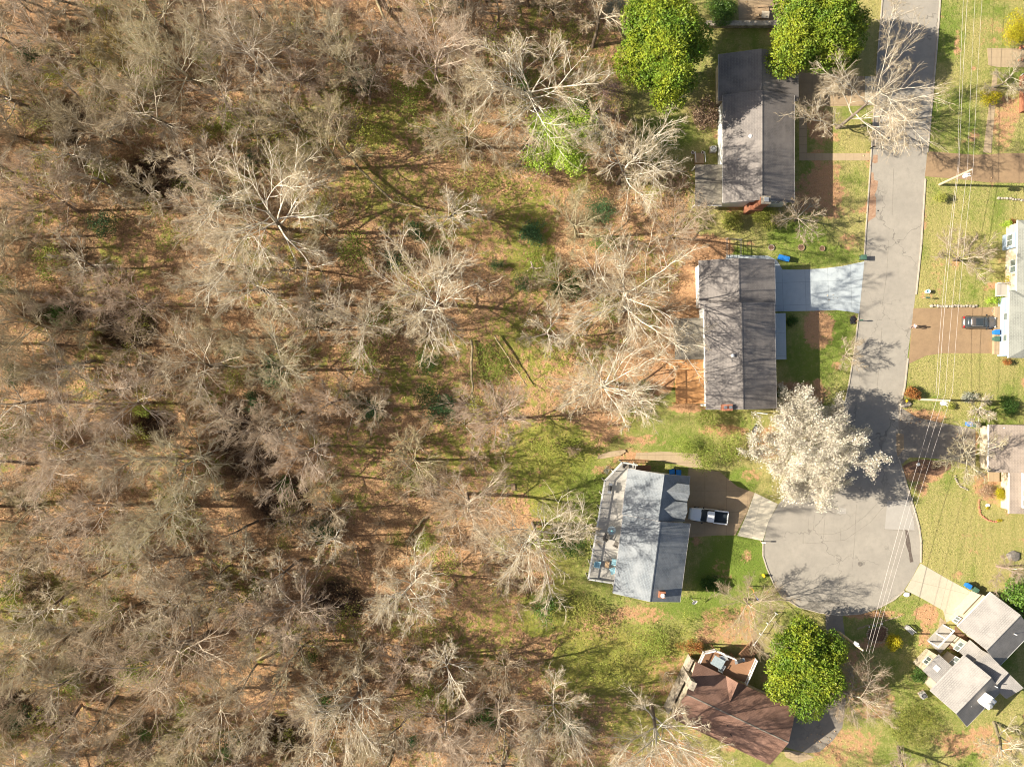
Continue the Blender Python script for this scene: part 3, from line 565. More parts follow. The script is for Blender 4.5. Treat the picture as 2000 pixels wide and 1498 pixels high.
# house with slate roof, dormers and the long pale deck
h = House('slate_roof_house', 'blue grey roofed house with two dormers and a long pale deck, white pickup in front', (1280, 1040), RAD(-7.5))
x0, x1, y0, y1 = h.rect([(1220, 1003), (1351, 1026), (1324, 1178), (1195, 1155)], 5.0); xr = h.L(1280, 1090, 7.0).x
rf = h.gable(x0, x1, xr, y0, y1, 5.0, 5.0, 7.1, M['roof_slate'], M['siding'])
X0, X1, Y0, Y1 = h.rect([(1229, 917), (1351.5, 930), (1337, 1024), (1213, 1002)], 5.0)
xr2 = xr - .25
rf2 = h.gable(X0, X1 - .0, xr2, y1 + .06, Y1, 4.95, 4.1, 6.95, M['roof_slate'], M['siding'])
for u, v in ((1336, 962), (1331, 997)):
    q = h.L(u, v, 5.8); yc = q.y; w = 1.15; xe = X1 - .25; k = (6.95 - 4.1) / (X1 - xr2)
    hr = 6.55; he = 5.55; xa = xr2 + (6.95 - hr) / k; xb = xr2 + (6.95 - he) / k
    mb = MB(); mb.add([(xa, yc, hr), (xe, yc, hr), (xe, yc + w, he), (xb, yc + w, he), (xe, yc - w, he), (xb, yc - w, he)], [(0, 1, 2, 3), (0, 5, 4, 1), (1, 4, 2), (0, 3, 5), (3, 2, 4, 5)])
    dr = h.part('dormer', mb, M['roof_slate'])
    mb = MB(); mb.add([(xb - .3, yc + w - .2, he - .02), (xe - .2, yc + w - .2, he - .02), (xe - .2, yc - w + .2, he - .02), (xb - .3, yc - w + .2, he - .02)] + [(xb - .3, yc + w - .2, 3.9), (xe - .2, yc + w - .2, 3.9), (xe - .2, yc - w + .2, 3.9), (xb - .3, yc - w + .2, 3.9)], [(0, 1, 2, 3), (0, 4, 5, 1), (1, 5, 6, 2), (2, 6, 7, 3), (7, 4, 0, 3)])
    h.part('dormer_wall', mb, M['siding'], dr)
for u, v in ((1249, 990), (1229, 1020), (1223, 1062)): h.vent(u, v, 6, rf, .05, 'metal', .2)
q = h.L(1293, 1161, 6.9); mb = MB(); mb.box(q.x - .45, q.x + .45, q.y - .45, q.y + .45, 5.2, 7.1); ch = h.part('chimney', mb, M['brick'])
mb = MB(); mb.lathe([(.24, 7.1), (.3, 7.3), (.3, 7.4), (.1, 7.5)], 14, (q.x + .05, q.y - .05)); h.part('chimney_cap', mb, M['white'], ch)
dp = [h.L(u, v, 3.0) for u, v in ((1214, 902), (1180, 938), (1148, 1128), (1196, 1136), (1220, 1003), (1214, 1003), (1228, 917), (1243, 919), (1243, 907))]
dp = [(p.x, p.y) for p in dp]; dp[3] = (x0 + .34, dp[3][1]); dp[4] = (x0 + .34, y1 + .1); dp[5] = (X0 + .34, y1 + .1); dp[6] = (X0 + .34, Y1 - .3); dp[7] = (dp[8][0], Y1 - .3)
h.deck(dp, 3.0, M['deck_grey'], M['rail_grey'], (0, 1, 2, 8), 1.0, railw=.2)
mb = MB(); a = h.L(1243, 908, 3)
for i in range(9): mb.box(dp[8][0] + .05 + i * .28, dp[8][0] + .33 + i * .28, dp[8][1] - 1.1, dp[8][1] - .1, 2.6 - i * .3, 2.68 - i * .3)
h.part('stairs', mb, M['deck_brown'])
mb = MB(); q = h.L(1352, 1072, 3.0); mb.box(x1 - .3, x1 + .45, q.y - .6, q.y + .6, 3.2, 3.3); q = h.L(1350, 1088, 3); mb.box(x1 - .3, x1 + .4, q.y - .15, q.y + .15, .0, 2.7); h.part('door_hood', mb, M['siding'])
for yy in (2, 5, 8): h.window((x1 - .35, y0 + yy, 3.4), 'x+', 1.2, 1.2)

# brown roofed house at the bottom
h = House('brown_roof_house', 'brown roofed house at the bottom edge, with stone chimney and white railed deck', (1440, 1400), RAD(64.7))
# local y runs up the image to the right end -> ridge from the chimney end to the drive end
a = [h.L(u, v, 3.4) for u, v in ((1362, 1298), (1563.6, 1385))]; c1 = [h.L(u, v, 5.6) for u, v in ((1341, 1355.5), (1540.5, 1450))]
xe = (a[0].x + a[1].x) / 2; xr = (c1[0].x + c1[1].x) / 2; ys = sorted((c1[0].y, c1[1].y)); y0, y1 = ys
sgn = 1 if xe > xr else -1; q = h.L(1313, 1403, 3.4); xo = q.x
xa, xb = min(xe, xo), max(xe, xo)
rf = h.gable(xa, xb, xr, y0, y1, 3.4, 3.4, 5.6, M['roof_brown'], M['siding_cream'], capm=M['seam'], gut=False, capw=.08)
g0 = h.L(1425, 1322, 3.6); g1 = h.L(1450, 1336, 3.6); gt = h.L(1436, 1367, 5.2); yc = (g0.y + g1.y) / 2
# small cross gable over the back door: ridge runs from the eave up into the roof
kk = (5.6 - 3.4) / abs(xe - xr); xt = xe - sgn * (4.9 - 3.4) / kk
mb = MB(); wv = 1.55; mb.add([(xt, yc, 4.92), (xe + sgn * .15, yc, 4.6), (xe + sgn * .1, yc + wv, 3.45), (xe + sgn * .1, yc - wv, 3.45), (xe + sgn * .1, yc, 3.42)], [(0, 1, 2), (0, 3, 1), (1, 3, 4, 2)])
h.part('cross_gable', mb, M['roof_tan'] if False else M['roof_brown'], rf)
for u, v in ((1445, 1424), (1428, 1435), (1420, 1416), (1474, 1430)): h.vent(u, v, 4.8, rf, .07, 'black', .22)
yw = y1 if abs(h.L(1341, 1355, 5.6).y - y1) < 1 else y0; sw = 1 if yw == y1 else -1
cc = h.L(1349, 1337, 6); mb = MB()
mb.box(cc.x - .45, cc.x + .6, min(yw - .3 * sw, yw + .4 * sw), max(yw - .3 * sw, yw + .4 * sw), -.2, 6.4); ch = h.part('chimney', mb, M['stone'])
mb = MB(); mb.box(cc.x - .52, cc.x + .67, min(yw - .37 * sw, yw + .47 * sw), max(yw - .37 * sw, yw + .47 * sw), 6.4, 6.52); h.part('chimney_cap', mb, M['stone'], ch)
mb = MB(); e0, e1 = sorted((yw + .02 * sw, yw + .4 * sw)); mb.box(xa + .2, cc.x - .56, e0, e1, -.2, 2.6); mb.box(cc.x + .76, xb - .1, e0, e1, -.2, 2.3); h.part('stone_wall', mb, M['stone'])
dk = [h.L(u, v, 2.2) for u, v in ((1361, 1298), (1373, 1272), (1395, 1267), (1434, 1284), (1475, 1286), (1455, 1332))]
h.deck([(p.x, p.y) for p in dk], 2.2, M['deck_brown'], M['white'], (0, 1, 2, 4), 1.0, railw=.16)
mb = MB(); sA = P(1452, 1285, 2.1); sB = P(1478, 1258, .2)
for i in range(9):
    t = i / 8; p = sA.lerp(sB, t); p = h.inv @ p; mb.box(p.x - .9, p.x + .9, p.y - .17, p.y + .17, p.z - .08, p.z, rz=RAD(-112), c=(p.x, p.y))
h.part('stairs', mb, M['deck_brown'])

# angled house with stepped roofs, bottom right
h = House('stepped_roof_house', 'warm grey house with stepped slanting roofs and white chimney, bottom right corner', (1900, 1310), RAD(-44))
def blk(nw0, nw1, r0, r1, eh, rh, wse, eh2, roofm=M['roof_warm'], **kw):
    a = [h.L(*p, eh) for p in (nw0, nw1)]; c = [h.L(*p, rh) for p in (r0, r1)]
    x0 = (a[0].x + a[1].x) / 2; xr = (c[0].x + c[1].x) / 2; ys = (a[0].y + c[0].y) / 2, (a[1].y + c[1].y) / 2
    return x0, xr + wse, xr, min(ys), max(ys), eh, eh2, rh
A = blk((1871.3, 1220), (1937.4, 1156.4), (1926.4, 1272), (1991.4, 1201.5), 4.1, 6.9, 4.6, 4.0)
Cc = blk((1817, 1346), (1886, 1281), (1864.7, 1393), (1937.4, 1325), 4.7, 7.5, 4.3, 4.4)
B = blk((1863, 1283), (1897, 1247), (1946, 1335), (1981.5, 1304), 3.6, 6.3, 2.4, 4.6)
rA = h.gable(*A, M['roof_warm'], M['siding_cream'], ov=.6, gutm='white'); 
rB = h.gable(B[0], Cc[1], B[2], Cc[4] + .02, A[3] - .08, B[5], 3.9, B[7], M['roof_warm'], M['siding_cream'], gut=False)
rC = h.gable(*Cc, M['roof_warm'], M['siding_cream'], ov=.6)
q0 = h.L(1977, 1239, 5.0); q1 = h.L(2000, 1274, 5.0); q2 = h.L(1940, 1264, 5.0)
mb = MB(); mb.add([(A[2] + 1.2, A[3] - .02, 5.6), (A[1] + 3.5, A[3] - .02, 5.6), (A[1] + 3.5, A[3] - 2.6, 4.6), (A[2] + 1.2, A[3] - 2.6, 4.6), (A[2] + 1.2, A[3] - .02, 4.0), (A[1] + 3.5, A[3] - .02, 4.0), (A[1] + 3.5, A[3] - 2.6, 4.0), (A[2] + 1.2, A[3] - 2.6, 4.0)], [(0, 1, 2, 3), (4, 7, 6, 5), (0, 4, 5, 1), (1, 5, 6, 2), (2, 6, 7, 3), (3, 7, 4, 0)]); h.part('rear_roof', mb, M['roof_warm'])
# lower entry roof in front (north-west), with white walls and windows
mb = MB(); a = h.L(1806, 1322, 3.6); mb.box(Cc[0] - 1.9, Cc[0] + .34, Cc[3] + 1.6, Cc[3] + 4.4, -.2, 3.6); h.part('bay_wall', mb, M['siding_cream'])
mb = MB(); mb.slab([(Cc[0] - 2.1, Cc[3] + 1.4, 3.7), (Cc[0] + .3, Cc[3] + 1.4, 4.3), (Cc[0] + .3, Cc[3] + 4.6, 4.3), (Cc[0] - 2.1, Cc[3] + 4.6, 3.7)], .14); br = h.part('bay_roof', mb, M['roof_warm'])
mb = MB(); mb.slab([(Cc[0] - 1.5, Cc[3] + 2.6, 3.99), (Cc[0] - .8, Cc[3] + 2.6, 4.17), (Cc[0] - .8, Cc[3] + 3.3, 4.17), (Cc[0] - 1.5, Cc[3] + 3.3, 3.99)], .1); sk = h.part('skylight', mb, M['white'], br)
mb = MB(); mb.box(B[0] - 2.4, B[0] + .2, Cc[4] - 1.6, Cc[4] + 1.8, .1, .35); h.part('porch_floor', mb, M['patch'])
mb = MB()
for yy in (Cc[4] - 1.5, Cc[4] + .1, Cc[4] + 1.7): mb.box(B[0] - 2.3, B[0] - 2.15, yy - .07, yy + .07, .351, 3.0)
mb.bar((B[0] - 2.22, Cc[4] - 1.6, 3.05), (B[0] - 2.22, Cc[4] + 1.8, 3.05), .16, .14); h.each('porch_post', mb, M['white'])
for x, y, z, w in ((A[0] + .35, A[3] + .9, 2.2, 1.0), (B[0] + .35, A[3] - 1.6, 2.2, 1.5), (Cc[0] + .35, Cc[4] - 1.4, 3.4, 1.5), (Cc[0] - 1.9, Cc[3] + 3, 2.4, 1.2)): h.window((x, y, z), 'x-', w, 1.3)
mb = MB(); mb.box(A[0] + .2, A[0] + .32, A[3] + 1.9, A[4] - .9, .05, 2.3); h.part('garage_door', mb, M['siding_cream'])
q = h.L(1931, 1371, 7.6); mb = MB(); mb.box(q.x - .5, q.x + .5, q.y - .8, q.y + .8, 4.5, 8.0); ch = h.part('chimney', mb, M['white'])
mb = MB(); mb.lathe([(.3, 8.0), (.32, 8.4), (.36, 8.45), (.2, 8.6)], 14, (q.x, q.y - .3)); mb.box(q.x - .3, q.x + .3, q.y + .1, q.y + .6, 8.0, 8.25); h.part('chimney_cap', mb, M['metal'], ch)
for u, v in ((1895, 1378), (1946, 1341), (1984, 1239)): h.vent(u, v, 6.2, rC, .06, 'white', .25)

# blue sided house on the right edge
h = House('blue_house', 'blue and cream house with grey green roof, cut by the right edge, car before it', (1990, 560), RAD(-1))
a = h.L(1990, 430, 3.3); c1 = h.L(1984, 579, 3.3); x0 = (a.x + c1.x) / 2; g0 = h.L(1973, 579, 3.2); g1 = h.L(1968.5, 699, 3.2); xg = (g0.x + g1.x) / 2
X1 = x0 + 11
def hip(mb, xa, xb, ya, yb, e, r, th=.16, rin=None):
    rin = rin or (xb - xa) / 2; xm = (xa + xb) / 2
    t = [(xa, ya, e), (xb, ya, e), (xb, yb, e), (xa, yb, e), (xm, ya + rin, r), (xm, yb - rin, r)]
    mb.add(t + [(xa, ya, e - th), (xb, ya, e - th), (xb, yb, e - th), (xa, yb, e - th)], [(0, 1, 4), (1, 2, 5, 4), (2, 3, 5), (3, 0, 4, 5), (6, 9, 8, 7), (0, 6, 7, 1), (1, 7, 8, 2), (2, 8, 9, 3), (3, 9, 6, 0)])
mb = MB(); mb.box(x0 + .25, X1 - .3, c1.y + .02, a.y - .3, -.2, 3.13); h.part('wall', mb, M['siding_cream'])
mb = MB(); hip(mb, x0, X1, c1.y - .6, a.y, 3.3, 5.6); rf = h.part('roof', mb, M['roof_green'])
mb = MB(); mb.box(xg + .25, X1 - .4, g1.y + .3, g0.y - .0, -.2, 3.03); h.part('garage_wall', mb, M['siding_blue'])
mb = MB(); hip(mb, xg, X1 + 1, g1.y, g0.y + .9, 3.2, 5.7, rin=4.5); h.part('garage_roof', mb, M['roof_green'])
mb = MB(); mb.box(x0 - .25, x0 + .24, h.L(1980, 488, 1).y, h.L(1980, 458, 1).y, -.1, 3.1); h.part('bay', mb, M['siding_blue'])
h.window((x0 - .25, h.L(1980, 472, 1).y, 1.9), 'x-', 1.7, 1.6); h.window((x0 + .25, h.L(1980, 522, 1).y, 1.9), 'x-', 1.9, 1.5)
h.window((xg + .25, h.L(1970, 620, 1).y, 1.9), 'x-', 1.1, 1.1, 1); h.window((xg + .25, h.L(1970, 661, 1).y, 1.9), 'x-', 1.1, 1.1, 1)
mb = MB(); mb.box(xg - .55, xg + .24, g1.y + .6, g0.y - 1.2, -.1, .55); h.part('foundation_ledge', mb, M['concrete_tan'])
for x, e, ya, yb in ((x0, 3.3, c1.y, a.y), (xg, 3.2, g1.y, g0.y + .6)):
    mb = MB(); mb.box(x - .1, x, ya, yb, e - .16, e - .03); h.part('gutter', mb, M['white'])
mb = MB(); mb.box(xg - .25, x0 + .24, c1.y + .25, c1.y + 2.2, 0.02, .5); h.part('porch_floor', mb, M['patch'])
mb = MB()
for yy in (c1.y + .3, c1.y + 2.15): mb.bar((xg - .2, yy, 1.4), (x0 + .2, yy, 1.4), .07, .07); mb.box(xg - .24, xg - .16, yy - .04, yy + .04, .5, 1.4)
h.each('porch_rail', mb, M['white'])

# tan roofed house on the right edge
h = House('tan_roof_house', 'tan roofed house with cream walls on the right edge, below the blue house', (1980, 910), RAD(-.5))
a = h.L(1932, 829, 3.6); c1 = h.L(1932, 905, 3.6); d = h.L(1972, 920, 3.4); e = h.L(1970, 1003, 3.4)
mb = MB(); mb.box(a.x + .75, a.x + 14, c1.y - 1.0, a.y - .35, -.2, 3.43); h.part('wall', mb, M['siding_cream'])
mb = MB(); mb.slab([(a.x, a.y, 3.6), (a.x, c1.y - 1.2, 3.6), (a.x + 9, c1.y - 1.2, 5.6), (a.x + 9, a.y, 5.6)], .16); mb.slab([(a.x + 9, a.y, 5.6), (a.x + 9, c1.y - 1.2, 5.6), (a.x + 18, c1.y - 1.2, 3.6), (a.x + 18, a.y, 3.6)], .16); rf = h.part('roof', mb, M['roof_tan'])
mb = MB(); mb.box(d.x + .75, d.x + 12, e.y + .35, c1.y - 1.25, -.2, 3.23); h.part('wing_wall', mb, M['siding_cream'])
mb = MB(); mb.slab([(d.x, c1.y - 1.22, 3.4), (d.x, e.y, 3.4), (d.x + 4.5, e.y, 3.9), (d.x + 4.5, c1.y - 1.22, 3.9)], .16); rw = h.part('wing_roof', mb, M['roof_tan'])
mb = MB(); mb.box(d.x + 1.55, d.x + 8, e.y + .9, c1.y - 1.3, 3.4, 4.75); h.part('clerestory_wall', mb, M['white'])
for i in range(3): h.window((d.x + 1.55, e.y + 1.6 + i * 1.4, 4.25), 'x-', .9, .45, 1, .05)
mb = MB(); mb.slab([(d.x + 1.4, e.y + .7, 4.95), (d.x + 9, e.y + .7, 5.6), (d.x + 9, c1.y - 1.24, 5.6), (d.x + 1.4, c1.y - 1.24, 4.95)][::-1], .16); h.part('upper_roof', mb, M['roof_tan'])
mb = MB(); mb.box(a.x - .12, a.x, c1.y - 1.2, a.y, 3.42, 3.57); mb.box(d.x - .12, d.x, e.y, c1.y - 1.2, 3.24, 3.37); h.part('gutter', mb, M['white'])
mb = MB(); mb.box(a.x + .66, a.x + .74, c1.y - .2, a.y - 1.2, .02, 2.4); h.part('garage_door', mb, M['siding_cream'])
h.vent(1960, 829.5 + 6, 3.9, rf, .07, 'white', .2)
mb = MB(); mb.box(d.x - 1.2, d.x + .3, c1.y - 2.9, c1.y - 1.4, .0, .4); h.part('porch_floor', mb, M['concrete_tan'])
# ------------------------------------------------------------------ vehicles
def ring(w, z0, z1, r=.12, x=0):
    """rounded box cross-section (y, z), counter-clockwise"""
    r = min(r, w * .5, (z1 - z0) * .49)
    return [(x, -w, z0), (x, w, z0), (x, w + .0, z0 + (z1 - z0) * .5), (x, w - r * .25, z1 - r), (x, w - r, z1 - r * .2), (x, w * .45, z1 + .01), (x, 0, z1 + .02), (x, -w * .45, z1 + .01), (x, -w + r, z1 - r * .2), (x, -w + r * .25, z1 - r), (x, -w, z0 + (z1 - z0) * .5)]
def loft(mb, secs):
    n = 11; vs = []
    for x, w, z0, z1, *r in secs: vs += ring(w, z0, z1, r[0] if r else .12, x)
    m = len(secs)
    return mb.add(vs, [(i * n + k, i * n + (k + 1) % n, (i + 1) * n + (k + 1) % n, (i + 1) * n + k) for i in range(m - 1) for k in range(n)] + [tuple(range(n))[::-1], tuple(range((m - 1) * n, m * n))])
def wheels(o, xs_, w, r=.38):
    for x in xs_:
        for sy in (-1, 1):
            mb = MB(); pr = [(.12, -.12), (r - .04, -.13), (r, -.08), (r, .08), (r - .04, .13), (.12, .12)]; n = 20
            vs = [(x + a * math.cos(2 * math.pi * k / n), sy * w + b, r + a * math.sin(2 * math.pi * k / n)) for a, b in pr for k in range(n)]
            mb.add(vs, [(i * n + k, i * n + (k + 1) % n, (i + 1) * n + (k + 1) % n, (i + 1) * n + k) for i in range(5) for k in range(n)] + [tuple(range(n)), tuple(range(5 * n, 6 * n))])
            t = mb.build('wheel', M['tyre'], o, local=True)
            mb = MB(); vs = [(x + a * math.cos(2 * math.pi * k / 10), sy * (w + .125) + b, r + a * math.sin(2 * math.pi * k / 10)) for a, b in ((.2, -.004), (.2, .012)) for k in range(10)]
            mb.add(vs, [tuple(range(10)), tuple(range(10, 20))] + [(k, (k + 1) % 10, 10 + (k + 1) % 10, 10 + k) for k in range(10)]); mb.build('rim', M['metal'], t, local=True)
a = P(1349, 1003.5, 1); c = P(1420, 1011.5, 1); ang = math.atan2(a.y - c.y, a.x - c.x); mid = (a + c) / 2
t = thing('pickup_truck', 'white pickup truck with an open dark bed, parked in the drive below the dormers', 'pickup truck', (mid.x, mid.y, .03), ang)
mb = MB(); loft(mb, [(-2.75, .93, .45, .7, .05), (-2.7, .95, .4, .72, .05), (-.75, .97, .38, .72, .05), (.9, .97, .38, .98, .1), (1.0, .96, .38, 1.12, .14), (1.9, .94, .38, 1.10, .16), (2.45, .88, .4, 1.02, .18), (2.68, .74, .45, .9, .2), (2.74, .6, .5, .75, .15)]); mb.build('body', M['paint_white'], t, local=True, smooth=False)
mb = MB(); loft(mb, [(-.72, .94, .72, 1.0, .08), (-.66, .95, .72, 1.2, .1), (.85, .95, .72, 1.2, .1), (1.05, .94, .72, 1.12, .12)]); loft(mb, [(-.62, .74, 1.64, 1.76, .1), (-.5, .78, 1.64, 1.80, .12), (.25, .78, 1.62, 1.79, .12), (.42, .70, 1.6, 1.72, .1)]); mb.build('cab', M['paint_white'], t, local=True)
mb = MB(); mb.add([(.4, -.72, 1.66), (.4, .72, 1.66), (1.15, .86, 1.12), (1.27, 0, 1.13), (1.15, -.86, 1.12), (.3, -.72, 1.60), (.3, .72, 1.60), (.95, .84, 1.05), (.95, -.84, 1.05)], [(0, 1, 2, 3, 4), (5, 8, 7, 6), (0, 5, 6, 1), (1, 6, 7, 2), (0, 4, 8, 5), (2, 7, 8, 4, 3)]); mb.build('windscreen', M['glass'], t, local=True)
mb = MB()
for sy in (-1, 1): mb.add([(-.6, sy * .93, 1.19), (.9, sy * .93, 1.19), (.35, sy * .77, 1.66), (-.55, sy * .77, 1.66), (-.6, sy * .85, 1.19), (.9, sy * .85, 1.19), (.35, sy * .7, 1.62), (-.55, sy * .7, 1.62)], [(0, 1, 2, 3), (4, 7, 6, 5), (0, 4, 5, 1), (1, 5, 6, 2), (2, 6, 7, 3), (3, 7, 4, 0)])
mb.build('side_glass', M['glass'], t, local=True)
mb = MB(); mb.box(-.7, -.62, -.78, .78, 1.18, 1.66); mb.build('rear_glass', M['glass'], t, local=True)
for sy in (-1, 1):
    mb = MB(); y = sorted((sy * .80, sy * .97)); mb.box(-2.72, -.74, y[0], y[1], .72, 1.2); mb.build('bed_side', M['paint_white'], t, local=True, bevel=.03)
mb = MB(); mb.box(-2.76, -2.66, -.8, .8, .6, 1.18); mb.build('tailgate', M['paint_white'], t, local=True, bevel=.02)
mb = MB(); mb.box(-2.655, -.745, -.795, .795, .722, .8); mb.box(-2.6, -.8, -.795, -.72, .8, .95); mb.box(-2.6, -.8, .72, .795, .8, .95); mb.build('bed_liner', M['bedliner'], t, local=True)
for sy in (-1, 1):
    mb = MB(); mb.box(.85, 1.02, sy * 1.1 - .1, sy * 1.1 + .1, 1.1, 1.28); mb.box(.9, .98, sy * .98 - .05, sy * .98 + .05, 1.12, 1.18); mb.build('wing_mirror', M['black'], t, local=True, bevel=.02)
    mb = MB(); mb.box(2.5, 2.66, sy * .68 - .14, sy * .68 + .12, .72, .92); mb.build('headlight', M['lamp_clear'], t, local=True, bevel=.03)
    mb = MB(); mb.box(-2.79, -2.74, sy * .87 - .06, sy * .87 + .06, .8, 1.1); mb.build('tail_light', M['lamp_red'], t, local=True)
mb = MB(); mb.box(2.66, 2.84, -.8, .8, .42, .62); mb.build('bumper', M['metal'], t, local=True, bevel=.05)
wheels(t, (-1.75, 1.75), .88, .4)

a = P(1949.5, 629.5, 1); c = P(1880, 629, 1); ang = math.atan2(a.y - c.y, a.x - c.x); mid = (a + c) / 2
t = thing('parked_car', 'dark grey hatchback car with black glass roof panel, parked nose to the blue house', 'car', (mid.x, mid.y, .03), ang)
mb = MB(); loft(mb, [(-2.42, .55, .45, .7, .15), (-2.38, .74, .4, .85, .18), (-2.2, .86, .36, 1.0, .2), (-1.5, .92, .34, 1.04, .2), (0, .92, .34, 1.02, .16), (1.1, .92, .34, 1.0, .2), (1.9, .88, .36, .9, .25), (2.25, .78, .4, .78, .22), (2.42, .6, .45, .66, .12)]); mb.build('body', M['paint_grey'], t, local=True, smooth=True)
mb = MB(); loft(mb, [(-2.08, .58, .98, 1.08, .08), (-1.75, .70, .98, 1.42, .14), (-1.2, .74, .98, 1.52, .16), (.1, .74, .98, 1.52, .16), (.5, .71, .98, 1.42, .16), (1.25, .74, .9, .99, .05)]); mb.build('windows', M['glass'], t, local=True, smooth=True)
mb = MB(); loft(mb, [(-1.62, .56, 1.44, 1.5, .04), (-1.2, .62, 1.46, 1.56, .05), (.05, .62, 1.46, 1.56, .05), (.25, .56, 1.44, 1.53, .04)]); rf = mb.build('roof', M['paint_grey'], t, local=True, smooth=True)
mb = MB(); mb.box(-.95, .12, -.5, .5, 1.56, 1.595); mb.build('sunroof', M['glass'], rf, local=True, bevel=.02)
for sy in (-1, 1):
    mb = MB(); mb.tube([(-1.5, sy * .6, 1.56), (-1.3, sy * .62, 1.62), (-.1, sy * .62, 1.62), (.1, sy * .6, 1.56)], .02, 6); mb.build('roof_rail', M['metal'], rf, local=True)
    mb = MB(); mb.box(.75, .95, sy * 1.0 - .1, sy * 1.0 + .1, .98, 1.14); mb.build('wing_mirror', M['black'], t, local=True, bevel=.02)
    mb = MB(); mb.box(-2.42, -2.2, sy * .66 - .16, sy * .66 + .12, .8, .97); mb.build('tail_light', M['lamp_red'], t, local=True, bevel=.03)
    mb = MB(); mb.box(2.2, 2.38, sy * .62 - .14, sy * .62 + .1, .62, .76); mb.build('headlight', M['lamp_clear'], t, local=True, bevel=.03)
wheels(t, (-1.4, 1.4), .82, .34)

# ------------------------------------------------------------------ street furniture and garden things
def make_bin(m, label, u, v, rz, gz=.04, first=None, grp='wheeled rubbish bins'):
    q = P(u, v, .8)
    if first:
        c = copy_tree(first); c.location = (q.x, q.y, gz); c.rotation_euler = (0, 0, rz); c['label'] = label; return c
    t = thing('wheelie_bin', label, 'bin', (0, 0, 0), 0, grp)
    mb = MB(); mb.add([(-.25, -.24, .06), (.25, -.24, .06), (.25, .24, .06), (-.25, .24, .06), (-.36, -.32, .98), (.36, -.32, .98), (.36, .32, .98), (-.36, .32, .98)], [(3, 2, 1, 0), (4, 5, 6, 7), (0, 1, 5, 4), (1, 2, 6, 5), (2, 3, 7, 6), (3, 0, 4, 7)]); mb.build('body', m, t, local=True, bevel=.03)
    mb = MB(); mb.box(-.42, .38, -.35, .35, .99, 1.06); mb.box(-.3, .2, -.24, .24, 1.06, 1.09); mb.build('lid', m, t, local=True, bevel=.025)
    mb = MB(); mb.tube([(.45, -.28, 1.0), (.45, .28, 1.0)], .025, 8); mb.build('handle', M['black'], t, local=True)
    for sy in (-1, 1):
        mb = MB(); n = 12; vs = [(.28 + .12 * math.cos(2 * math.pi * k / n), sy * .3 + b, .12 + .12 * math.sin(2 * math.pi * k / n)) for b in (-.03, .03) for k in range(n)]
        mb.add(vs, [tuple(range(n)), tuple(range(n, 2 * n))] + [(k, (k + 1) % n, n + (k + 1) % n, n + k) for k in range(n)]); mb.build('wheel', M['tyre'], t, local=True)
    t.location = (q.x, q.y, gz); t.rotation_euler = (0, 0, rz); return t
bb = make_bin(M['bin_blue'], 'left of the two blue bins on the grass by the blue driveway', 1525, 503, RAD(-15), .0)
make_bin(0, 'right of the two blue bins on the grass by the blue driveway', 1536, 506, RAD(-15), .0, bb)
make_bin(0, 'blue bin with its lid open, left of the pair behind the slate roofed house', 1312, 921, RAD(5), .03, bb)
make_bin(0, 'right hand blue bin of the pair behind the slate roofed house', 1325, 922.5, RAD(90), .03, bb)
make_bin(0, 'bright blue bin beside the parked car, against the blue house', 1946, 649, RAD(3), .03, bb)
make_bin(0, 'blue bin on the dark drive of the tan roofed house', 1893, 828, 0, .03, bb)
make_bin(0, 'blue bin beside the pale drive of the stepped roof house', 1891, 1144, RAD(-32), .03, bb)
gb = make_bin(M['bin_green'], 'green bin standing alone at the kerb, at the mouth of the blue driveway', 1686, 503, RAD(180), .0)
make_bin(0, 'dark green bin next to the blue bin against the blue house', 1946, 662, RAD(2), .03, gb)
make_bin(0, 'dark green bin on the dark drive of the tan roofed house', 1904, 830, 0, .03, gb)
make_bin(0, 'dark green bin beside the pale drive of the stepped roof house', 1905, 1152, RAD(-32), .03, gb)

def mailbox(label, u, v, m, rz=0, hh=1.05, box=(.5, .2)):
    q = P(u, v, .5); t = thing('mailbox', label, 'mailbox', (q.x, q.y, 0), rz, 'kerbside mailboxes')
    mb = MB(); mb.box(-.05, .05, -.05, .05, -.2, hh); mb.box(-.05, .3, -.04, .04, hh - .3, hh - .24); mb.build('post', M['wood'] if m != 'black' else M['black'], t, local=True)
    mb = MB(); L, w = box; mb.add([(x, y, z) for x in (-.1, L - .1) for y, z in ((-w / 2, hh), (w / 2, hh), (w / 2, hh + .14), (w * .3, hh + .22), (-w * .3, hh + .22), (-w / 2, hh + .14))], [(0, 1, 2, 3, 4, 5), (11, 10, 9, 8, 7, 6)] + [(i, 6 + i, 6 + (i + 1) % 6, (i + 1) % 6) for i in range(6)])
    mb.build('box', M[m], t, local=True); mb = MB(); mb.box(.1, .13, w / 2, w / 2 + .03, hh + .05, hh + .3); mb.build('flag', M['terracotta'], t, local=True); return t
mailbox('dark mailbox at the kerb by the end of the long front walk', 1702, 289, 'black')
mailbox('dark green mailbox beside the black planted bed, below the blue driveway', 1676, 626, 'bin_green')
mailbox('white mailbox where the pale apron meets the cul-de-sac', 1487, 1058, 'white')
mailbox('green mailbox on the lawn across from the blue driveway', 1806, 582, 'bin_green', 0)
def hydrant(label, u, v):
    q = P(u, v, .4); t = thing('fire_hydrant', label, 'fire hydrant', (q.x, q.y, 0), 0, 'yellow fire hydrants')
    mb = MB(); mb.lathe([(.2, 0), (.2, .06), (.13, .08), (.13, .6), (.17, .62), (.17, .68), (.12, .8), (.05, .86), (.05, .92)], 16); mb.build('barrel', M['yellow'], t, local=True)
    for sy in (-1, 1): mb = MB(); mb.tube([(0, sy * .1, .48), (0, sy * .26, .48)], .07, 10); mb.build('outlet', M['yellow'], t, local=True)
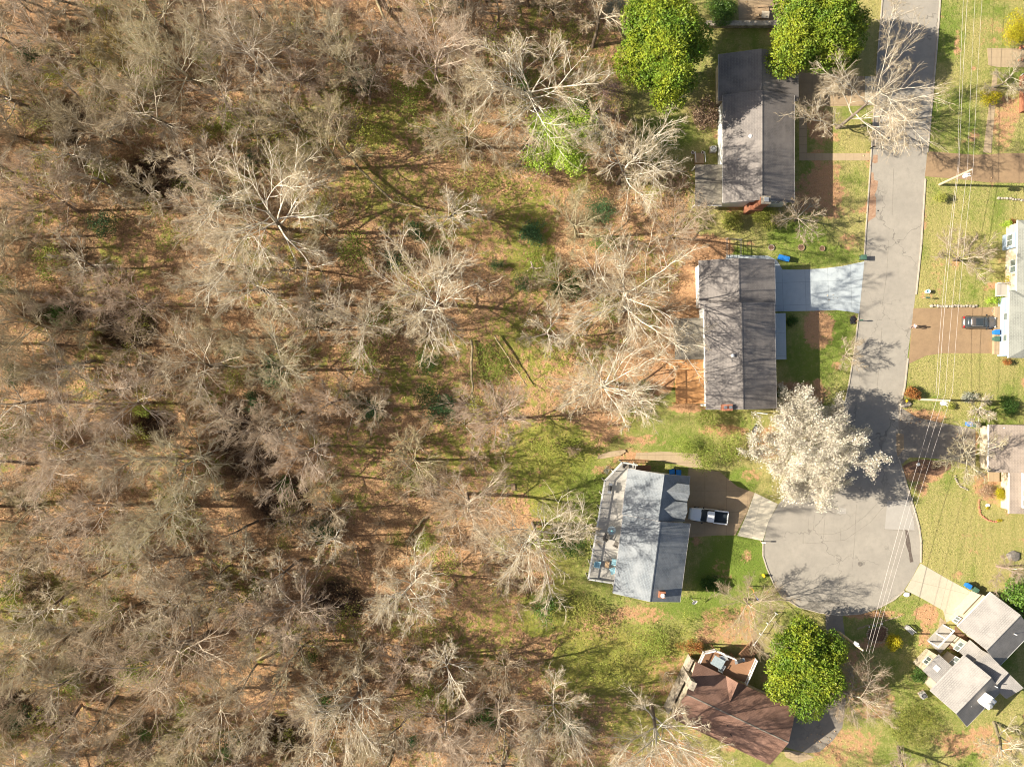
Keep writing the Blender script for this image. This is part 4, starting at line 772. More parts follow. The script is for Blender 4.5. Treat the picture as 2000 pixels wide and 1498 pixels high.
hydrant('yellow fire hydrant on the grass at the left rim of the cul-de-sac', 1492, 1124); hydrant('yellow fire hydrant by the rusty bush on the east kerb', 1770, 783)
# utility poles
def pole(label, base, hgt, rz, arms=True):
    q = P(*base); t = thing('utility_pole', label, 'utility pole', (q.x, q.y, 0), rz, 'wooden utility poles')
    mb = MB(); mb.tube([(0, 0, -.5), (0, 0, hgt)], .19, 12, r1=.13); mb.build('pole', M['pole_wood'], t, local=True)
    mb = MB(); mb.lathe([(.08, hgt - 2.1), (.25, hgt - 2.05), (.27, hgt - 1.9), (.27, hgt - 1.25), (.24, hgt - 1.15), (.05, hgt - 1.1)], 16, (.42, 0)); mb.box(.12, .25, -.05, .05, hgt - 1.9, hgt - 1.4); tr = mb.build('transformer', M['white'], t, local=True)
    for dy in (-.1, .1): mb = MB(); mb.lathe([(.04, hgt - 1.12), (.05, hgt - .95), (.02, hgt - .88)], 8, (.42, dy)); mb.build('bushing', M['metal'], tr, local=True)
    mb = MB(); mb.box(.1, .75, -.04, .04, hgt - .75, hgt - .65); mb.build('bracket', M['metal'], t, local=True)
    for x, z in ((.72, hgt - .65), (.0, hgt), (.4, hgt - .65)): mb = MB(); mb.lathe([(.03, z), (.06, z + .04), (.03, z + .09), (.05, z + .14), (.02, z + .2)], 8, (x, 0)); mb.build('insulator', M['white'], t, local=True)
    return t
pole('utility pole with white transformer on the lawn above, north of the blue house', (1835, 361), 8.6, RAD(-80))
pole('utility pole with white transformer beside the rusty bush, above the dark drive', (1795, 780), 8.6, RAD(-95))
pole('utility pole with grey transformer beside the cul-de-sac magnolia, lowest on the right', (1637, 1233), 8.6, RAD(120))
W = [('lowest, thickest of the three overhead cables running down the right side', 5.7, .019, [(1908, -260), (1893, 0), (1873, 326), (1833, 769), (1692, 1272)]),
     ('middle overhead cable running down the right side, pole to pole', 7.45, .014, [(1922, -260), (1909, 0), (1890, 326), (1846, 769), (1697, 1276)]),
     ('rightmost overhead cable running down the right side, pole to pole', 8.7, .014, [(1938, -260), (1923, 0), (1901, 322), (1860, 768), (1704, 1275)])]
for lb, hh, r, pp in W:
    pts = []
    pw = [P(u, v, hh) for u, v in (pp[0], pp[2], pp[3], pp[4])]
    for i in range(3):
        for k in range(16):
            t_ = k / 16; p = pw[i].lerp(pw[i + 1], t_); p.z -= .45 * 4 * t_ * (1 - t_); pts.append(p)
    pts.append(pw[-1]); mb = MB(); mb.tube(pts, r, 5, False); tag(mb.build('overhead_cable', M['wire']), lb, 'cable', 'overhead cables')
pw = [P(1899, -260, 5.0), P(1871, 326, 5.0), P(1828, 770, 5.0)]; pts = []
for i in range(2):
    for k in range(17): t_ = k / 16; p = pw[i].lerp(pw[i + 1], t_); p.z -= .7 * 4 * t_ * (1 - t_); pts.append(p)
mb = MB(); mb.tube(pts, .016, 5, False); tag(mb.build('phone_cable', M['wire']), 'thin faint cable slung just below the left overhead cable', 'cable')
# basketball hoop
b0 = P(1462, 1144, 0); t = thing('basketball_hoop', 'orange basketball post with blue and white board, leaning over the cul-de-sac edge', 'basketball hoop', b0)
top = P(1479, 1168, 3.2); 
mb = MB(); mb.tube([(0, 0, 0), (0.0, 0.0, 2.4), tuple(top - b0 - Vector((.2, 0, .3)))], .07, 10); mb.build('post', M['orange'], t, local=True)
q = top - b0; mb = MB(); mb.box(q.x - .05, q.x + .0, q.y - .55, q.y + .55, 2.7, 3.5, rz=RAD(35)); mb.build('backboard', M['purple'], t, local=True)
mb = MB(); mb.tube([(q.x + .3 + .23 * math.cos(k * math.pi / 8), q.y + .1 + .23 * math.sin(k * math.pi / 8), 2.85) for k in range(17)], .02, 6, False); mb.build('rim', M['white'], t, local=True)
def pot(name, label, cat, u, v, r, hh, m, inner='mulch', grp=None, z=0.02):
    q = P(u, v, z); t = thing(name, label, cat, (q.x, q.y, z), 0, grp)
    mb = MB(); n = 18; pr = [(r * .75, 0), (r, hh), (r * .82, hh), (r * .8, hh * .8)]; mb.lathe(pr, n); mb.build('pot', M[m], t, local=True); mb = MB(); mb.lathe([(r * .78, hh * .6), (r * .78, hh * .82)], n); mb.build('soil', M[inner], t, local=True); return t
pot('tree_ring', 'round stone ring on the grass between the other two, north of the blue driveway', 'tree ring', 1564, 484, .5, .2, 'concrete_tan', grp='stone rings on the lawn')
pot('tree_ring', 'rightmost round stone ring on the grass, nearest the street', 'tree ring', 1605, 486, .42, .2, 'concrete_tan', grp='stone rings on the lawn')
pot('tree_ring', 'broken stone ring left of the two blue bins', 'tree ring', 1506, 484, .46, .15, 'stone', grp='stone rings on the lawn')
pot('plant_pot', 'round grey pot under the upper window of the blue house', 'pot', 1967, 475, .32, .45, 'metal', grp='pots of the blue house')
pot('plant_pot', 'round grey pot under the lower window of the blue house', 'pot', 1966, 524, .34, .45, 'metal', grp='pots of the blue house')
pot('plant_pot', 'terracotta pot on the patio, top right corner', 'pot', 1993, 94, .28, .4, 'terracotta', grp='patio pots')
pot('plant_pot', 'terracotta pot below the other on the top right patio', 'pot', 1991, 119, .28, .4, 'terracotta', grp='patio pots')
pot('plant_pot', 'pale round urn right of the brick walk, top right', 'pot', 1996, 150, .3, .5, 'white', grp='patio pots')
pot('hose_reel', 'left of two small white rings at the foot of the back steps', 'hose reel', 1352, 299, .2, .4, 'white', grp='rings by the back steps'); pot('hose_reel', 'right of two small white rings at the foot of the back steps', 'hose reel', 1371, 299, .2, .4, 'white', grp='rings by the back steps')
pot('fire_pit', 'round stone fire pit above the nose of the parked car', 'fire pit', 1941, 607, .42, .3, 'stone', 'wood')
pot('bird_bath', 'white bird bath on the lawn above the green mailbox', 'bird bath', 1809, 570, .3, .7, 'white', 'teal')
def lathe_thing(name, label, cat, u, v, prof, m, z=0, grp=None, pn='body'):
    q = P(u, v, z); mb = MB(); mb.lathe([(r, z + zz) for r, zz in prof], 16, (q.x, q.y)); return tag(mb.build(name, M[m]), label, cat, grp)
lathe_thing('manhole_cover', 'round manhole cover in the cul-de-sac', 'manhole cover', 1680, 1101, [(.36, .0), (.36, .03), (.3, .033), (.27, .026), (.1, .03)], 'iron')
lathe_thing('valve_cover', 'small black valve cover in the road beside the washed out clay', 'valve cover', 1715, 412, [(.11, .0), (.11, .03)], 'black')
for lb, u, v, r in (('largest of three white ball lamps, nearest the yellow bush', 1721.5, 1217.5, .15), ('middle of three white ball lamps by the stone edged bed', 1706, 1221, .14), ('smallest white ball lamp, leftmost of three by the bed', 1697, 1223.5, .11)):
    q = P(u, v, .3); t = thing('garden_lamp', lb, 'garden lamp', (q.x, q.y, 0), 0, 'white ball lamps'); mb = MB(); mb.lathe([(.04, -.05), (.04, .3), (.09, .3)], 8); mb.build('stem', M['metal'], t, local=True)
    mb = MB(); mb.lathe([(.02, .3), (r * .8, .3 + r * .4), (r, .3 + r), (r * .8, .3 + r * 1.6), (.02, .3 + 2 * r)], 12); mb.build('globe', M['white'], t, local=True, smooth=True)
# air conditioners
def ac(label, u, v, rz):
    q = P(u, v, .5); t = thing('air_conditioner', label, 'air conditioner', (q.x, q.y, 0), rz, 'air conditioning units'); mb = MB(); mb.box(-.5, .5, -.5, .5, 0.02, .1); mb.build('base', M['concrete_walk'], t, local=True)
    mb = MB(); mb.box(-.42, .42, -.42, .42, .1, .85); mb.build('casing', M['rail_grey'], t, local=True, bevel=.08); mb = MB(); mb.lathe([(.34, .85), (.34, .87)], 20); g_ = mb.build('grille', M['black'], t, local=True)
    mb = MB()
    for k in range(4): mb.box(-.3, .3, -.05, .05, .872 + k * .004, .876 + k * .004, rz=k * math.pi / 4, c=(0, 0))
    mb.build('fan', M['metal'], g_, local=True)
ac('grey air conditioner against the west wall of the top house', 1393, 292, 0); ac('grey air conditioner at the left corner of the stepped roof house', 1803, 1357, RAD(30))
# benches, chairs, tables
def chair(label, u, v, z, rz, m='chair_blue', grp='deck chairs', first=None):
    q = P(u, v, z)
    if first: c = copy_tree(first); c.location = q; c.rotation_euler = (0, 0, rz); c['label'] = label; return c
    t = thing('deck_chair', label, 'chair', q, rz, grp)
    mb = MB(); mb.add([(-.35, -.36, .34), (.35, -.36, .42), (.35, .36, .42), (-.35, .36, .34), (-.35, -.36, .38), (.35, -.36, .46), (.35, .36, .46), (-.35, .36, .38)], [(3, 2, 1, 0), (4, 5, 6, 7), (0, 1, 5, 4), (1, 2, 6, 5), (2, 3, 7, 6), (3, 0, 4, 7)]); mb.build('seat', M[m], t, local=True)
    mb = MB(); 
    for k in range(5): mb.add([(x + dx, -.34 + k * .14 + dy, z_) for dy in (0, .12) for x, z_ in ((-.34, .36), (-.62, 1.0)) for dx in (0, .04)], [(0, 2, 3, 1), (4, 5, 7, 6), (0, 1, 5, 4), (2, 6, 7, 3), (0, 4, 6, 2), (1, 3, 7, 5)])
    mb.build('backrest', M[m], t, local=True)
    for sy in (-1, 1): mb = MB(); mb.box(-.4, .4, sy * .38 - .06, sy * .38 + .06, .58, .62); mb.build('armrest', M[m], t, local=True)
    for sx in (-.3, .32):
        for sy in (-1, 1): mb = MB(); mb.box(sx - .03, sx + .03, sy * .38 - .03, sy * .38 + .03, 0, .58); mb.build('leg', M[m], t, local=True)
    return t
c0 = chair('blue deck chair by the railing, left of the wooden table', 1167, 1101, 3.0, RAD(-8)); chair('pale blue deck chair above the wooden table, against the roof edge', 1199, 1096, 3.0, RAD(170), first=c0); chair('pale blue deck chair below the other against the roof edge', 1196, 1113, 3.0, RAD(200), first=c0)
def table(name, label, u, v, z, w, d, hgt, rz, m, legm=None, cat='table'):
    q = P(u, v, z); t = thing(name, label, cat, q, rz); mb = MB(); mb.box(-w / 2, w / 2, -d / 2, d / 2, hgt - .05, hgt); mb.build('tabletop', M[m], t, local=True, bevel=.02)
    for sx in (-1, 1):
        for sy in (-1, 1): mb = MB(); mb.box(sx * (w / 2 - .1) - .04, sx * (w / 2 - .1) + .04, sy * (d / 2 - .1) - .04, sy * (d / 2 - .1) + .04, 0, hgt - .051); mb.build('leg', M[legm or m], t, local=True)
    return t
table('deck_table', 'small square wooden table among the blue deck chairs', 1185, 1101, 3.0, .6, .9, .5, RAD(-8), 'wood')
table('glass_table', 'large glass topped table on the brown deck', 1400, 1290, 2.2, 1.7, 1.35, .74, RAD(-30), 'glasstop', 'metal')
q = P(1193.5, 1034, 3.0); t = thing('round_table', 'round deck table with a small teal parasol knob in its middle', 'table', q); mb = MB(); mb.lathe([(.6, .7), (.6, .74)], 24); mb.build('tabletop', M['glasstop'], t, local=True); mb = MB(); mb.lathe([(.03, 0), (.03, 1.2), (.16, 1.25), (.03, 1.45)], 10); mb.build('parasol_stub', M['teal'], t, local=True)
def grill(label, u, v, z, rz):
    q = P(u, v, z); t = thing('barbecue_grill', label, 'grill', q, rz, 'barbecue grills'); mb = MB(); mb.box(-.35, .35, -.25, .25, .1, .85); mb.build('cart', M['metal'], t, local=True)
    mb = MB(); vs = []
    for x in (-.35, .35): vs += [(x, .27 * math.cos(a_), .85 + .25 * math.sin(a_)) for a_ in np.linspace(0, math.pi, 7)]
    mb.add(vs, [tuple(range(7)), tuple(range(13, 6, -1))] + [(i, i + 7, i + 8, i + 1) for i in range(6)] + [(0, 6, 13, 7)]); mb.build('lid', M['black'], t, local=True)
    for sx in (-1, 1): mb = MB(); mb.box(sx * .55 - .18, sx * .55 + .18, -.24, .24, .8, .84); mb.build('side_shelf', M['metal'], t, local=True)
grill('black grill by the angled railing of the pale deck', 1190, 952, 3.0, RAD(80)); grill('black and silver grill beside the white rail of the brown deck', 1442, 1287, 2.2, RAD(20))
for lb, u, v, rz in (('dark patio chair pushed to the right corner of the glass table', 1408, 1300, RAD(60)), ('grey patio chair above the glass table', 1410, 1283, RAD(200))): chair(lb, u, v, 2.2, rz, 'metal', 'chairs around the glass table')
chair('dark chair at the roof edge of the pale deck', 1203, 1062, 3.0, RAD(150), 'iron', 'dark deck chairs'); chair('dark chair beside the round table on the pale deck', 1184, 1047, 3.0, RAD(60), 'iron', 'dark deck chairs'); chair('dark chair in the top corner of the pale deck', 1221, 909, 3.0, RAD(-90), 'iron', 'dark deck chairs')
q = P(1774, 1229, 0); t = thing('garden_bench', 'grey slatted bench on the lawn right of the yellow bush', 'bench', q, RAD(-42))
mb = MB()
for k in range(4): mb.box(-.75, .75, -.26 + k * .13, -.16 + k * .13, .42, .45)
mb.build('seat', M['rail_grey'], t, local=True); mb = MB()
for k in range(3): mb.box(-.75, .75, .3 + k * .02, .34 + k * .02, .5 + k * .15, .62 + k * .15)
mb.build('backrest', M['rail_grey'], t, local=True)
for sx in (-.68, .68): mb = MB(); mb.box(sx - .04, sx + .04, -.26, .34, 0, .419); mb.build('leg', M['iron'], t, local=True)
# satellite dish
q = P(1350, 1168, 0); t = thing('satellite_dish', 'white satellite dish on the grass by the slate roofed house', 'satellite dish', q)
mb = MB(); mb.tube([(0, 0, 0), (0, 0, 1.2), (.1, -.1, 1.35)], .035, 8); mb.build('mast', M['metal'], t, local=True)
mb = MB(); n = 20; pr = [(0.01, 0), (.2, .02), (.38, .08), (.42, .11)]; D = Vector((.35, -.6, .7)).normalized(); E1 = D.cross(Vector((0, 0, 1))).normalized(); E2 = D.cross(E1); C0 = Vector((.15, -.15, 1.45))
vs = [C0 + E1 * r * math.cos(2 * math.pi * k / n) + E2 * r * 1.1 * math.sin(2 * math.pi * k / n) + D * (z + o_) for o_ in (0, -.02) for r, z in pr for k in range(n)]
mb.add(vs, [(b_ * 4 * n + i * n + k, b_ * 4 * n + i * n + (k + 1) % n, b_ * 4 * n + (i + 1) * n + (k + 1) % n, b_ * 4 * n + (i + 1) * n + k) for b_ in (0, 1) for i in range(3) for k in range(n)] + [(3 * n + k, 3 * n + (k + 1) % n, 7 * n + (k + 1) % n, 7 * n + k) for k in range(n)]); mb.build('dish', M['white'], t, local=True)
# antenna mast at the gable end of the middle house, wheelbarrow
q = P(1478, 806, 0); t = thing('flag_pole', 'thin white pole standing against the south gable of the blue driveway house', 'pole', q); mb = MB(); mb.tube([(0, 0, 0), (0, 0, 5)], .06, 8); mb.build('mast', M['white'], t, local=True); mb = MB(); mb.lathe([(.02, 5), (.09, 5.06), (.02, 5.2)], 8); mb.build('finial', M['white'], t, local=True)
q = P(1472, 839, 0); t = thing('wheelbarrow', 'pale wheelbarrow left on bare earth between the houses', 'wheelbarrow', q, RAD(65))
mb = MB(); mb.add([(-.3, -.2, .3), (.3, -.15, .25), (.3, .15, .25), (-.3, .2, .3), (-.45, -.32, .6), (.5, -.28, .55), (.5, .28, .55), (-.45, .32, .6)], [(0, 1, 2, 3), (0, 4, 5, 1), (1, 5, 6, 2), (2, 6, 7, 3), (3, 7, 4, 0)]); mb.build('tray', M['metal'], t, local=True)
for sy in (-1, 1): mb = MB(); mb.bar((.5, sy * .12, .2), (-1.0, sy * .32, .55), .04, .04); mb.build('handle', M['wood'], t, local=True)
mb = MB(); mb.tube([(.62, -.04, .2), (.62, .04, .2)], .2, 14); mb.build('wheel', M['tyre'], t, local=True)
# picnic table on the top patio
q = P(1487, 26, 0); t = thing('picnic_table', 'pale wooden picnic table with benches on the patio at the top', 'picnic table', q, RAD(2))
mb = MB()
for k in range(5): mb.box(-1.1, .9, -.42 + k * .17, -.27 + k * .17, .72, .76)
mb.build('tabletop', M['wood'], t, local=True)
for sy in (-1, 1): mb = MB(); mb.box(-1.1, .9, sy * .8 - .13, sy * .8 + .13, .42, .46); mb.build('bench', M['wood'], t, local=True)
for sx in (-.8, .6): mb = MB(); mb.box(sx - .05, sx + .05, -.85, .85, .36, .419); mb.bar((sx, -.6, 0), (sx, -.2, .719), .08, .08); mb.bar((sx, .6, 0), (sx, .2, .719), .08, .08); mb.build('leg', M['wood'], t, local=True)
q = P(1495, 29, .78); mb = MB(); mb.box(q.x - .55, q.x + .55, q.y - .5, q.y + .5, .765, .79, rz=RAD(-6)); tag(mb.build('board', M['siding_cream']), 'cream square board lying on the picnic table', 'board')
# walls, edging, stones
def stones(name, label, cat, pts, w, hgt, m='stone', step=.45, seed=1, grp=None):
    rr = random.Random(seed); q = [P(u, v) for u, v in pts]; mb = MB()
    for a_, c_ in zip(q[:-1], q[1:]):
        L = (c_ - a_).length; k = max(1, int(L / step))
        for i in range(k):
            p = a_.lerp(c_, (i + .5) / k); mb.rock((p.x + rr.uniform(-.05, .05), p.y + rr.uniform(-.05, .05), hgt * .45), max(w, step) * rr.uniform(.5, .68), rr.random(), hgt / max(w, step) * 1.1)
    return tag(mb.build(name, M[m]), label, cat, grp)
mb = MB(); q0, q1 = P(1376, 50), P(1530, 52)
mb.box(q0.x, q1.x, q1.y - .3, q0.y + .25, -.1, 1.0); tag(mb.build('retaining_wall', M['stone']), 'long grey stone retaining wall below the patio at the top', 'wall')
stones('wall_coping', 'row of pale coping stones on the wall below the top patio', 'stones', [(1380, 47), (1526, 46)], .35, .3, 'stone', .5, 4)
for i_ in range(1): pass
stones('stone_edging', 'ragged pale stone edging along the drive of the blue house', 'stone edging', [(1816, 598), (1908, 598)], .3, .35, 'stone', .42, 5)
stones('stone_edging', 'curved orange brick edging of the bed by the tan roofed house', 'stone edging', [(1912, 975), (1911, 990), (1914, 1003), (1923, 1013), (1938, 1018), (1950, 1018)], .22, .2, 'terracotta', .25, 6)
stones('stone_edging', 'thin curved edging of the bed at the small bare tree, below the dark drive', 'stone edging', [(1865, 928), (1868, 940), (1876, 950), (1890, 957)], .2, .2, 'stone', .25, 8)
stones('stone_edging', 'stone ring around the planting bed beside the yellow bush', 'stone edging', [(1695, 1230), (1693, 1243), (1699, 1251), (1712, 1254), (1724, 1254), (1732, 1240), (1733, 1228), (1724, 1221), (1708, 1228), (1695, 1230)], .18, .15, 'concrete_walk', .26, 9)
stones('stone_edging', 'line of small stones between the grass and the leafy cul-de-sac rim', 'stone edging', [(1674, 1228), (1690, 1222), (1715, 1216), (1740, 1208), (1760, 1202)], .1, .08, 'concrete_walk', .22, 10)
stones('stone_edging', 'white stone edging on the lawn of the blue house, near the top', 'stone edging', [(1947, 388), (1975, 389), (2003, 393)], .3, .3, 'stone', .38, 11)
sheet('planting_bed', [(1697, 1231), (1695, 1243), (1700, 1250), (1724, 1252), (1730, 1240), (1731, 1229), (1723, 1223), (1708, 1229)], .03, M['mulch'], .05)
sheet('planting_bed', [(1862, 1235), (1866, 1222), (1882, 1238), (1893, 1246), (1880, 1262), (1862, 1272), (1850, 1262)], .03, M['mulch'], .05)
sheet('planting_bed', [(1663, 618), (1669, 615), (1674, 624), (1671, 633), (1663, 633), (1661, 625)], .03, M['mulch'], .05)
sheet('planting_bed', [(1775, 903), (1800, 897), (1856, 902), (1858, 915), (1830, 930), (1790, 922), (1770, 925), (1764, 910)], .02, M['mulch'], .05)
mb = MB(); q = P(1666.5, 625, .2)
for k in range(40): a_ = rnd.uniform(0, 6.28); r_ = rnd.uniform(0, .5); mb.rock((q.x + r_ * .7 * math.cos(a_), q.y + 1.1 * r_ * math.sin(a_), .12), .18, k, .7)
tag(mb.build('mulch_mound', M['black']), 'black mound of mulch around the kerb mailbox below the blue driveway', 'mulch')
def boulder(label, u, v, r, m='stone', seed=1, sq=.6, cat='boulder', name='boulder'):
    q = P(u, v); mb = MB(); mb.rock((q.x, q.y, r * sq * .3), r, seed, sq); return tag(mb.build(name, M[m]), label, cat)
boulder('pale boulder at the kerb below the yellow hydrant', 1767, 789, .75, 'stone', 3, .45); boulder('white boulder at the left corner of the pale drive', 1770, 1160, .42, 'white', 4); boulder('small white rock in the dark bed beside the power lines', 1793, 907, .28, 'white', 5)
boulder('small white rock in the curved bed by the tan roofed house', 1929, 987, .32, 'white', 7); boulder('small dark rock pile on the right lawn edge', 1978, 1085, .9, 'iron', 8, .4)
q = P(1195, 888); mb = MB(); mb.add([(-2.1, -.55, .2), (-1.6, -.6, .1), (1.2, -.1, .2), (2.0, .45, .2), (1.9, .75, .2), (-.5, .45, .2), (-2.0, -.1, .2)] + [(-2.1, -.55, .0), (-1.6, -.6, .0), (1.2, -.1, .0), (2.0, .45, .0), (1.9, .75, .0), (-.5, .45, .0), (-2.0, -.1, .0)], [(0, 1, 2, 3, 4, 5, 6), (13, 12, 11, 10, 9, 8, 7)] + [(i, (i + 1) % 7, 7 + (i + 1) % 7, 7 + i) for i in range(7)])
o = mb.build('concrete_slab', M['concrete_walk'], None, local=True); o.location = (q.x, q.y, 0); tag(o, 'long pale slab lying on the grass above the deck corner', 'slab')
q = P(1002, 951); mb = MB(); mb.box(q.x - .32, q.x + .32, q.y - .55, q.y + .55, .1, .16); mb.box(q.x - .25, q.x - .2, q.y - .4, q.y + .4, -.3, .1); mb.box(q.x + .2, q.x + .25, q.y - .4, q.y + .4, -.3, .1); tag(mb.build('wooden_pallet', M['wood']), 'small tan wooden platform on the green ground in the woods', 'pallet')
mb = MB(); q = P(1998, 186); 
for dx in (-.55, .75): mb.box(q.x + dx, q.x + dx + .2, q.y - 2.6, q.y + 2.6, 0, .9)
mb.box(q.x - .35, q.x + .75, q.y - 2.6, q.y - 2.4, 0, .9); mb.box(q.x - .35, q.x + .75, q.y + 2.4, q.y + 2.6, 0, .9); tag(mb.build('brick_planter', M['brick']), 'long red brick planter by the walk in the top right', 'planter')
# white stair rail fence running up from the brown deck
t = thing('stair_fence', 'thin white rail fence climbing from the brown deck steps to the cul-de-sac', 'fence'); pp = [P(u, v) for u, v in ((1469, 1256), (1483, 1236), (1497, 1215), (1513, 1195))]
for p in pp: mb = MB(); mb.box(p.x - .06, p.x + .06, p.y - .06, p.y + .06, 0, 1.0); mb.box(p.x - .2, p.x + .2, p.y - .05, p.y + .05, .95, 1.0, rz=RAD(-30)); mb.build('post', M['white'], t)
mb = MB()
for a_, c_ in zip(pp[:-1], pp[1:]): mb.bar(a_ + Vector((0, 0, .85)), c_ + Vector((0, 0, .85)), .06, .06)
mb.build('rail', M['white'], t)
# fence left of the house yard, north of the patio: dark vertical rails
t = thing('garden_fence', 'thin wire garden fence with posts on the grass beside the orange earth yard', 'fence'); pp = [P(u, v) for u, v in ((1417, 504), (1417, 468), (1444, 470), (1444, 500))]
for p in pp: mb = MB(); mb.box(p.x - .05, p.x + .05, p.y - .05, p.y + .05, 0, 1.2); mb.build('post', M['metal'], t)
mb = MB()
for a_, c_ in zip(pp[:-1], pp[1:]):
    for z in (.4, .8, 1.15): mb.bar(a_ + Vector((0, 0, z)), c_ + Vector((0, 0, z)), .04, .04)
mb.build('rail', M['iron'], t)

# ------------------------------------------------------------------ the person on the drive
base = P(1779, 638, 0); t = thing('person', 'person in grey shirt and pale cap standing at the mouth of the brown drive', 'person', (base.x, base.y, .03), RAD(200))
def skin_fig(name, verts, edges, m, parent, sub=2):
    me = bpy.data.meshes.new(name); me.from_pydata([v[:3] for v in verts], edges, []); o = bpy.data.objects.new(name, me); link(o); o.parent = parent
    md = o.modifiers.new('skin', 'SKIN'); md.use_smooth_shade = True
    for i, v in enumerate(verts): me.skin_vertices[0].data[i].radius = (v[3], v[4] if len(v) > 4 else v[3])
    me.skin_vertices[0].data[0].use_root = True; ss = o.modifiers.new('sub', 'SUBSURF'); ss.levels = ss.render_levels = sub; me.materials.append(m); return o
bv = [(0, 0, .95, .15, .11), (0, 0, 1.15, .14, .10), (0, 0, 1.38, .17, .11), (0, 0, 1.50, .06), (.02, 0, 1.60, .075, .085), (.03, 0, 1.70, .085, .1), (.01, 0, 1.78, .05),
      (0, .19, 1.42, .06), (.12, .26, 1.20, .045), (.36, .16, 1.27, .035), (.42, .13, 1.29, .03),
      (0, -.19, 1.42, .06), (.12, -.26, 1.20, .045), (.36, -.16, 1.27, .035), (.42, -.13, 1.29, .03),
      (.0, .1, .88, .09), (.16, .11, .5, .065), (.08, .11, .1, .045), (.24, .11, .04, .04), (.0, -.1, .88, .09), (-.05, -.11, .5, .065), (-.25, -.11, .12, .045), (-.12, -.11, .04, .04)]
be = [(0, 1), (1, 2), (2, 3), (3, 4), (4, 5), (5, 6), (2, 7), (7, 8), (8, 9), (9, 10), (2, 11), (11, 12), (12, 13), (13, 14), (0, 15), (15, 16), (16, 17), (17, 18), (0, 19), (19, 20), (20, 21), (21, 22)]
hn = []
for (bi, sy) in ((10, 1), (14, -1)):
    bx_, by_, bz_ = bv[bi][:3]
    for k in range(5):
        y_ = by_ + (k - 2) * .017; L = (.055, .075, .082, .076, .06)[k]; i0 = len(bv)
        if k == 0: bv += [(bx_ - .02, by_ - sy * .035, bz_ + .01, .01), (bx_ + .02, by_ - sy * .05, bz_ + .02, .008)]
        else: bv += [(bx_ + .045, y_, bz_ + .005, .0095), (bx_ + .045 + L * .8, y_, bz_ - .015, .008)]
        be += [(bi, i0), (i0, i0 + 1)]
skin_fig('body', bv, be, M['skin'], t)
skin_fig('shirt', [(0, 0, 1.0, .165, .125), (0, 0, 1.15, .16, .12), (0, 0, 1.4, .185, .125), (0, .2, 1.43, .075), (.11, .265, 1.22, .058), (0, -.2, 1.43, .075), (.11, -.265, 1.22, .058)], [(0, 1), (1, 2), (2, 3), (3, 4), (2, 5), (5, 6)], M['shirt'], t)
skin_fig('trousers', [(0, 0, .98, .16, .12), (.0, .1, .88, .105), (.16, .11, .5, .08), (.09, .11, .12, .06), (.0, -.1, .88, .105), (-.05, -.11, .5, .08), (-.24, -.11, .14, .06)], [(0, 1), (1, 2), (2, 3), (0, 4), (4, 5), (5, 6)], M['trousers'], t)
mb = MB(); mb.lathe([(.11, 1.72), (.115, 1.76), (.10, 1.81), (.05, 1.845), (.01, 1.85)], 16, (.02, 0)); mb.box(.1, .22, -.07, .07, 1.725, 1.74); mb.build('cap', M['cap'], t, local=True)
for sy in (-1, 1): mb = MB(); mb.lathe([(.004, -.01), (.011, 0), (.004, .01)], 6); o = mb.build('eye', M['black'], t, local=True); o.location = (.115, sy * .035, 1.675)
mb = MB(); mb.rock((.13, 0, 1.645), .018, 2, 1.2); mb.build('nose', M['skin'], t, local=True); mb = MB(); mb.box(.105, .122, -.025, .025, 1.595, 1.605); mb.build('mouth', M['cap'], t, local=True)
# ------------------------------------------------------------------ vegetation
RS = np.random.RandomState
def unit(v): return v / (np.linalg.norm(v, axis=-1, keepdims=True) + 1e-9)
def tubes(P3, R2, S):
    """P3 (N,K,3) centre lines, R2 (N,K) radii -> verts, quads"""
    Nn, Kk, _ = P3.shape; T = np.empty_like(P3); T[:, 1:-1] = P3[:, 2:] - P3[:, :-2]; T[:, 0] = P3[:, 1] - P3[:, 0]; T[:, -1] = P3[:, -1] - P3[:, -2]; T = unit(T)
    ref = np.tile(np.array([.31, .17, .93]), (Nn, 1)); ref[np.abs((T.mean(1) * ref).sum(-1)) > .9] = (1, 0, 0)
    A = unit(np.cross(T, ref[:, None, :])); B = np.cross(T, A); an = np.arange(S) * 2 * math.pi / S
    V = P3[:, :, None] + R2[:, :, None, None] * (A[:, :, None] * np.cos(an)[None, None, :, None] + B[:, :, None] * np.sin(an)[None, None, :, None])
    i = np.arange(Nn)[:, None, None] * Kk * S + np.arange(Kk - 1)[None, :, None] * S; k = np.arange(S)[None, None]; k2 = (k + 1) % S
    F = np.stack([i + k, i + k2, i + S + k2, i + S + k], -1).reshape(-1, 4); return V.reshape(-1, 3), F
def cones(P0, P1, r, S=3):
    Nn = len(P0); T = unit(P1 - P0); ref = np.tile(np.array([.3, .2, .93]), (Nn, 1)); ref[np.abs((T * ref).sum(-1)) > .9] = (1, 0, 0)
    A = unit(np.cross(T, ref)); B = np.cross(T, A); an = np.arange(S) * 2 * math.pi / S
    ring_ = P0[:, None] + r[:, None, None] * (A[:, None] * np.cos(an)[None, :, None] + B[:, None] * np.sin(an)[None, :, None])
    V = np.concatenate([ring_, P1[:, None]], 1).reshape(-1, 3); i = np.arange(Nn)[:, None] * (S + 1); k = np.arange(S)[None]
    return V, np.stack([i + k, i + (k + 1) % S, i + S + 0 * k], -1).reshape(-1, 3)
